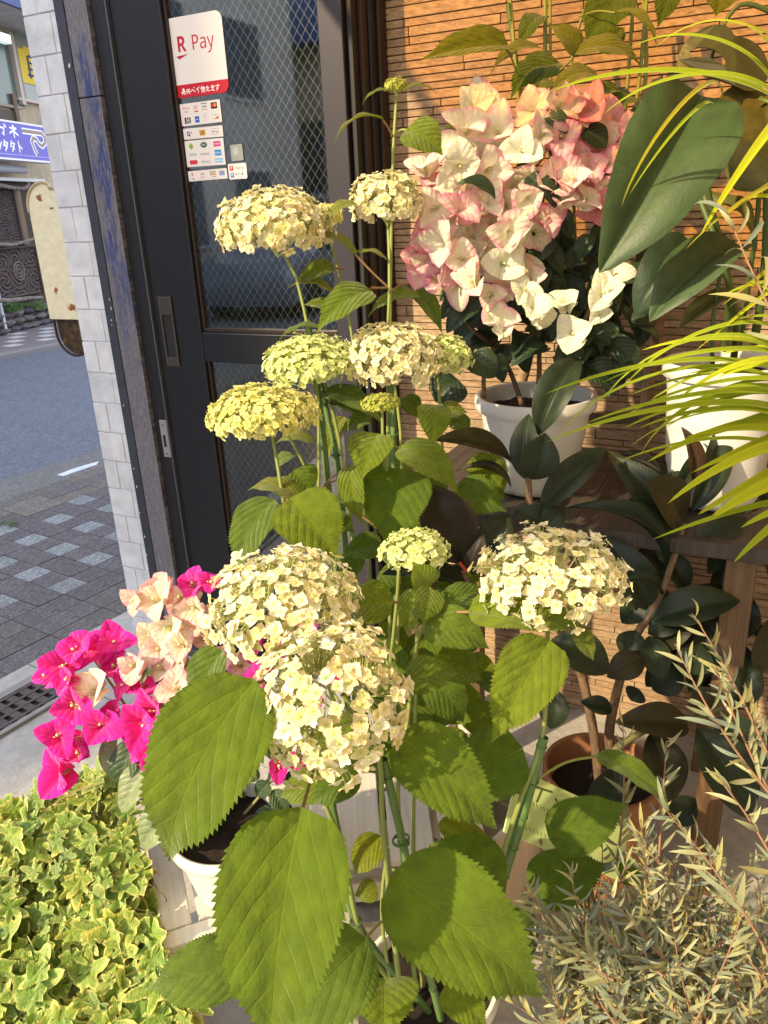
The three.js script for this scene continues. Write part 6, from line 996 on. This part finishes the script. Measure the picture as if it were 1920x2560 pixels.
// ------------------------------------------------------------------ variegated ivy
{
  const lobeR = (a) => { let r = 0.4; for (const [c, w, l] of [[0, 0.34, 1.0], [0.98, 0.32, 0.74], [-0.98, 0.32, 0.74], [1.95, 0.4, 0.55], [-1.95, 0.4, 0.55]]) r = Math.max(r, l * Math.max(0, 1 - Math.pow(Math.abs(a - c) / (w * 1.9), 1.25))); return r; };
  const ivyGeo = (k) => {  // base at the origin, tip at +y
    const N = 46, pos = [], col = [], uv = [], idx = [], rings = [0, 0.3, 0.58, 0.78, 0.9, 1], cup = rr(-0.25, 0.3), curl = rr(-0.4, 0.1);
    for (let q = 0; q < rings.length; q++) for (let i = 0; i <= N; i++) {
      const a = (i / N - 0.5) * 2 * (Math.PI - 0.12), r = lobeR(a) * rings[q] * (1 + 0.05 * noise(a * 2 + k * 7, q)), x = Math.sin(a) * r * 0.78, y = 0.3 + Math.cos(a) * r * 0.7;
      const z = cup * (x * x + (y - 0.3) ** 2) + curl * Math.max(0, y - 0.5) ** 2 + 0.05 * Math.sin(a * 5 + k) * rings[q] ** 2 + 0.03 * Math.cos(a * 6.2) * rings[q];
      pos.push(x, y, z); uv.push(x + 0.5, y);
      const e = smooth(rings[q] + 0.28 * noise(a * 2.6 + k * 3, k * 2.2), 0.78, 0.97), v = Math.max(0, 1 - Math.min(...[0, 0.98, -0.98, 1.95, -1.95].map((c) => Math.abs(a - c))) / 0.06) * (1 - rings[q]) * 0.5, p = 0.5 + 0.5 * noise(x * 9 + k, y * 9, k);
      const g = lerp3([0.19, 0.34, 0.02], [0.36, 0.45, 0.04], p), c = lerp3(lerp3(g, [0.8, 0.74, 0.2], e), [0.5, 0.56, 0.22], v); col.push(...c);
    }
    const w = N + 1; for (let q = 0; q < rings.length - 1; q++) for (let i = 0; i < N; i++) { const a = q * w + i; idx.push(a, a + w, a + 1, a + 1, a + w, a + w + 1); }
    const g = new THREE.BufferGeometry(); g.setAttribute('position', new THREE.Float32BufferAttribute(pos, 3)); g.setAttribute('uv', new THREE.Float32BufferAttribute(uv, 2)); g.setAttribute('color', new THREE.Float32BufferAttribute(col, 3)); g.setIndex(idx); g.computeVertexNormals(); return g;
  };
  const G = [0, 1, 2, 3, 4, 5].map(ivyGeo), mat = (r, g, b) => phys(lin(r, g, b), 1, { transmission: 0.34, thickness: 0, vertexColors: true, bumpMap: rep(bumpSoft, 2), bumpScale: 0.002, clearcoat: 0.3, clearcoatRoughness: 0.45 });
  const M = [mat(1, 1, 1), mat(0.85, 0.95, 0.8), mat(1, 0.95, 0.7), mat(0.7, 0.85, 0.8)];
  const ctr = at(110, 2080, 1.2), o = thing('ivy', 'dense variegated ivy with cream edged leaves at the lower left corner', 'ivy', V(ctr.x, 0.3, ctr.z));
  const edge = [[-120, 1790], [0, 1765], [60, 1742], [130, 1690], [200, 1672], [262, 1700], [290, 1790], [300, 1880], [312, 1960], [345, 2050], [395, 2150], [400, 2330], [-120, 2330]];
  const inside = (x, y) => { let c = false; for (let i = 0, j = edge.length - 1; i < edge.length; j = i++) { const [a, b] = edge[i], [e, f] = edge[j]; if ((b > y) !== (f > y) && x < (e - a) * (y - b) / (f - b) + a) c = !c; } return c; };
  const depth = (x, y) => 1.32 - (y - 1680) * 0.00034 + 0.03 * noise(x / 90, y / 90, 1);
  const spots = []; for (let k = 0; k < 9000 && spots.length < 680; k++) { const x = rr(-120, 400), y = rr(1670, 2320), lay = rnd(); if (!inside(x, y) || spots.some((s) => Math.hypot(s[0] - x, s[1] - y) < 14 + (y - 1670) * 0.013)) continue; spots.push([x, y, lay < 0.62 ? rr(-0.02, 0.015) : rr(0.03, 0.13)]); }
  const rest = M.map(() => []), vines = [];
  spots.sort((a, b) => a[2] - b[2]);
  let n = 0;
  for (const [x, y, z] of spots) {
    const d = depth(x, y) + z, s = pick([40, 52, 64, 78, 94]) * rr(0.9, 1.1) * (0.72 + 0.75 * (y - 1670) / 560), a = rr(0, 6.283), L = metres(s, d), c = at(x, y, d), vis = x > -20 && x < 400 && y < 2240;
    const dir = view(Math.cos(a), Math.sin(a) * 0.8 - 0.35, rr(-0.3, 0.4)), face = view(rr(-0.75, 0.75), 0.6 + rr(-0.5, 0.6), 1).add(V(-0.1, 0.25, 0.1)), b = c.clone().addScaledVector(dir, -L * 0.5), k = Math.floor(rnd() * 4), g = pick(G);
    vines.push(tube([b, b.clone().addScaledVector(face, -0.02).add(V(rr(-0.01, 0.01), -0.012, 0)), b.clone().addScaledVector(face, -0.045).add(V(rr(-0.02, 0.02), -0.03, 0))], 0.0008, 0.001, 4, 3));
    if (vis && n < 300) { n++; leaf(o, g, M[k], b, b.clone().addScaledVector(dir, L), L, face); } else { const m = leafMatrix(b, b.clone().addScaledVector(dir, L), L, face); rest[k].push(g.clone().applyMatrix4(m)); }
  }
  for (let i = 0; i < 420; i++) { const x = rr(-110, 380), y = rr(1700, 2320); if (!inside(x, y)) continue; const d = depth(x, y) + rr(0.06, 0.16), L = metres(rr(60, 90), d), c = at(x, y, d), a = rr(0, 6.3), dir = view(Math.cos(a), Math.sin(a), 0), k = Math.floor(rnd() * 4); rest[k].push(pick(G).clone().applyMatrix4(leafMatrix(c, c.clone().addScaledVector(dir, L), L, view(rr(-0.6, 0.6), 0.6, 1)))); }
  rest.forEach((r, k) => { if (r.length) stuff(part('leaf', merge(r), M[k], o)); });
  for (let i = 0; i < 26; i++) { const x = rr(0, 280), y = rr(1730, 2200), d = depth(x, y) + 0.01; if (!inside(x, y)) continue; vines.push(tube([at(x, y, d), at(x + rr(-40, 40), y + rr(-30, 30), d + 0.01), at(x + rr(-70, 70), y + rr(-40, 50), d + 0.03)], 0.0014, 0.001, 5, 8)); }
  for (const p of [[[100, 1750], [150, 1715], [225, 1690]], [[60, 1790], [40, 1775], [95, 1745]], [[280, 1760], [310, 1735], [300, 1720]], [[0, 1840], [40, 1800], [120, 1830]]]) vines.push(tube(p.map(([x, y]) => at(x, y, 1.29)), 0.0012, 0.0009, 5, 12));
  stuff(part('vine', merge(vines), std(lin(0.3, 0.24, 0.1), 0.8), o));
  const pc = at(90, 2160, 1.42), py = thing('ivy_planter', 'dark planter box hidden under the ivy at the lower left', 'planter', V(pc.x, 0, pc.z));
  part('box', boxAt(pc.x - 0.16, pc.x + 0.16, 0.004, 0.32, pc.z - 0.1, pc.z + 0.2, 0.01), std(lin(0.06, 0.05, 0.035), 0.9), py); part('soil', boxAt(pc.x - 0.15, pc.x + 0.15, 0.31, 0.33, pc.z - 0.09, pc.z + 0.19), soilMat, py);
}
// ------------------------------------------------------------------ grey green needle shrub, lower right
{
  const NM = [lin(0.3, 0.31, 0.15), lin(0.22, 0.25, 0.14), lin(0.42, 0.42, 0.22), lin(0.37, 0.34, 0.12), lin(0.2, 0.24, 0.17)].map((c) => phys(c, 1, { transmission: 0.22, thickness: 0, clearcoat: 0.2, clearcoatRoughness: 0.4 }));
  const G = [0.5, 1.0, -0.3].map((b, i) => leafGeo({ nu: 7, nv: 1, out: lance, bend: b, fold: 0.4, aspect: 8, twist: 0.08 * (i - 1), ph: i }));
  const base = at(1430, 2260, 1.24), o = thing('needle_shrub', 'grey green shrub with slender needle leaves at the lower right corner', 'shrub', base);
  const red = std(lin(0.38, 0.2, 0.11), 0.7, { map: softGrain });
  const sprigs = [];
  const add = (x0, y0, d0, x1, y1, d1, bow, len = 1, big = 0) => sprigs.push([x0, y0, d0, x1, y1, d1, bow, len, big]);
  add(1720, 2330, 1.0, 1680, 1950, 0.98, 0, 1.1, 2);
  add(1700, 1760, 1.02, 1462, 1400, 1.04, -20, 1.25, 1); add(1700, 1780, 1.02, 1545, 1440, 1.04, -10, 1.2, 1); add(1690, 2120, 1.0, 1430, 1740, 1.02, 20, 1.25, 1); add(1690, 1900, 1.0, 1560, 1690, 1.02, 10, 1.2, 1); add(1680, 1680, 1.02, 1500, 1330, 1.06, 10, 1.1, 1); add(1710, 760, 1.0, 1566, 446, 1.04, -6, 1.5, 3);
  add(1400, 2330, 1.2, 1385, 1770, 1.04, 10, 1.2, 1); add(1380, 2330, 1.2, 1400, 1920, 1.02, 0, 1.2, 1); add(1370, 2340, 1.18, 1230, 1880, 1.02, -10, 1.2, 1); add(1480, 2340, 1.15, 1225, 2010, 1.0, 20, 1.3, 1); add(1330, 1880, 1.2, 1345, 1560, 1.22, 10, 1, 1); add(1420, 1900, 1.16, 1440, 1600, 1.2, 0, 1, 1); add(1400, 2010, 1.1, 1395, 1790, 1.1, 0, 1, 1);
  for (let i = 0; i < 150; i++) { const x0 = rr(1190, 1680), y0 = rr(2080, 2330), a = rr(-1.0, 0.9), L = rr(160, 380), x1 = x0 + Math.sin(a) * L - 30, y1 = y0 - Math.cos(a) * L * rr(0.7, 1), lo = lerp(1840, 1590, smooth(x1, 1110, 1600)); if (y1 < lo || x1 < 1085) continue; add(x0, y0, rr(1.02, 1.28), x1, y1, rr(1.0, 1.26), rr(-30, 30), rr(0.8, 1.1)); }
  const rest = NM.map(() => []), tw = []; let n = 0;
  sprigs.forEach(([x0, y0, d0, x1, y1, d1, bow, ln, big], si) => {
    const pts = [0, 0.35, 0.7, 1].map((t) => at(lerp(x0, x1, t) + bow * Math.sin(t * 3.14), lerp(y0, y1, t), lerp(d0, d1, t))), c = new THREE.CatmullRomCurve3(pts), len = c.getLength();
    const g = tube(pts, big === 2 ? 0.009 : big ? 0.0022 : 0.0017, big === 2 ? 0.006 : 0.0007, 6, 14);
    if (big) part('branch', g, red, o); else tw.push(g);
    if (big === 2) return;
    const cnt = Math.round(len / (big === 3 ? 0.02 : 0.0088) / (big ? 1 : 0.9));
    for (let i = 0; i < cnt; i++) {
      const t = clamp((i + rr(0.1, 0.9)) / cnt, 0.06, 0.995), p = c.getPointAt(t), d = c.getTangentAt(t), side = V(rr(-1, 1), rr(-1, 1), rr(-1, 1)); side.addScaledVector(d, -side.dot(d)).normalize();
      const dir = d.clone().multiplyScalar(rr(0.45, 1.2) + 0.5 * t * t).add(side).normalize(), L = rr(0.027, 0.056) * ln * (1 - 0.4 * t * t), q = p.clone().addScaledVector(dir, L), w = L * rr(0.085, 0.13) + 0.001, face = view(rr(-0.7, 0.7), rr(-0.2, 1), 1), k = Math.floor(rnd() * 5), gg = pick(G);
      if (big && n < 300 && hash(i, si) < 0.75) { n++; leaf(o, gg, NM[k], p, q, w, face); } else rest[k].push(gg.clone().applyMatrix4(leafMatrix(p, q, w, face)));
    }
  });
  rest.forEach((r, k) => { if (r.length) stuff(part('leaf', merge(r), NM[k], o)); });
  stuff(part('twig', merge(tw), red, o));
  const pc = at(1480, 2330, 1.32); pot('planter_pot', 'brown pot hidden under the needle shrub at the lower right', V(pc.x, 0.004, pc.z), 0.14, Math.max(0.1, pc.y), std(lin(0.2, 0.1, 0.05), 0.8, { map: softGrain }));
}
// ------------------------------------------------------------------ price card and the white things on the ground behind the stems
{
  const B = (x, y) => [1106 + x * 0.33596, 1468.9 + y * 0.33596];
  const tl = at(...B(36, 570), 1.38), bl = at(...B(20, 1010), 1.34), tr = at(...B(760, 900), 1.46), X = tr.clone().sub(tl), W = X.length(); X.normalize(); const Yv = tl.clone().sub(bl); Yv.addScaledVector(X, -Yv.dot(X)); const H = Yv.length(); Yv.normalize(); const N = X.clone().cross(Yv);
  const t = canvasTex(512, 256, (x, w, h) => {
    box(x, '#bcd088', 0, 0, w, h); x.strokeStyle = '#4a5a30'; x.lineCap = 'round';
    x.lineWidth = 9; for (const [a, b, c, d] of [[0.14, 0.16, 0.3, 0.12], [0.22, 0.14, 0.2, 0.36], [0.34, 0.2, 0.42, 0.34]]) { x.beginPath(); x.moveTo(w * a, h * b); x.lineTo(w * c, h * d); x.stroke(); }
    x.lineWidth = 3; for (let i = 0; i < 9; i++) { x.beginPath(); x.moveTo(w * (0.14 + i * 0.03), h * 0.4); x.lineTo(w * (0.155 + i * 0.03), h * 0.45); x.stroke(); x.beginPath(); x.moveTo(w * (0.12 + i * 0.032), h * 0.78); x.lineTo(w * (0.135 + i * 0.032), h * 0.83); x.stroke(); }
  });
  const g = new RoundedBoxGeometry(W, H, 0.004, 2, 0.0015), p = g.attributes.position, uv = g.attributes.uv; for (let i = 0; i < p.count; i++) uv.setXY(i, p.getX(i) / W + 0.5, p.getY(i) / H + 0.5);
  g.applyMatrix4(new THREE.Matrix4().makeBasis(X, Yv, N).setPosition(tl.clone().addScaledVector(X, W / 2).addScaledVector(Yv, -H / 2)));
  const o = thing('price_card', 'pale green price card leaning before the terracotta pot', 'price card', bl); part('card', g, std(0xffffff, 0.5, { map: t }), o);
  part('stick', tube([bl.clone().addScaledVector(X, 0.06).addScaledVector(N, -0.005).add(V(0, 0.02, 0)), V(bl.x + 0.06, 0.02, bl.z - 0.04)], 0.003, 0.003, 6), woodPale, o);
}
{
  const c = onY(985, 2230, 0.02), o = thing('white_crate', 'white painted slatted crate on the ground in the sun behind the hydrangea stems', 'crate', V(c.x, 0, c.z)), R = new THREE.Matrix4().makeRotationY(0.5).setPosition(c.x, 0, c.z), p = (n, g) => part(n, uvBox(g).applyMatrix4(R), whiteWood, o);
  for (let i = 0; i < 4; i++) p('slat', boxAt(-0.22 + i * 0.105, -0.13 + i * 0.105, 0.3, 0.316, -0.2, 0.2, 0.003));
  for (const x of [-0.22, 0.17]) for (const z of [-0.2, 0.16]) p('leg', boxAt(x, x + 0.04, 0.004, 0.3, z, z + 0.04, 0.003));
  for (const z of [-0.19, 0.17]) for (const y of [0.08, 0.2]) p('rail', boxAt(-0.18, 0.17, y, y + 0.05, z, z + 0.016, 0.003));
}
{
  const c = onY(1180, 2150, 0.02), o = thing('white_box', 'white wooden box standing on the ground left of the green price card', 'box', V(c.x, 0, c.z)), R = new THREE.Matrix4().makeRotationY(-0.35).setPosition(c.x, 0, c.z), p = (n, g, m = whiteWood) => part(n, uvBox(g).applyMatrix4(R), m, o);
  for (let i = 0; i < 3; i++) p('plank', boxAt(-0.17, 0.17, 0.02 + i * 0.09, 0.1 + i * 0.09, 0.13, 0.145, 0.003)), p('plank', boxAt(-0.17, 0.17, 0.02 + i * 0.09, 0.1 + i * 0.09, -0.145, -0.13, 0.003));
  p('side', boxAt(-0.17, -0.155, 0.02, 0.28, -0.13, 0.13, 0.002)); p('side', boxAt(0.155, 0.17, 0.02, 0.28, -0.13, 0.13, 0.002)); p('bottom', boxAt(-0.155, 0.155, 0.02, 0.03, -0.13, 0.13)); p('batten', boxAt(-0.03, 0.01, 0.02, 0.29, 0.1455, 0.155, 0.002));
}
renderer.render(scene, camera);
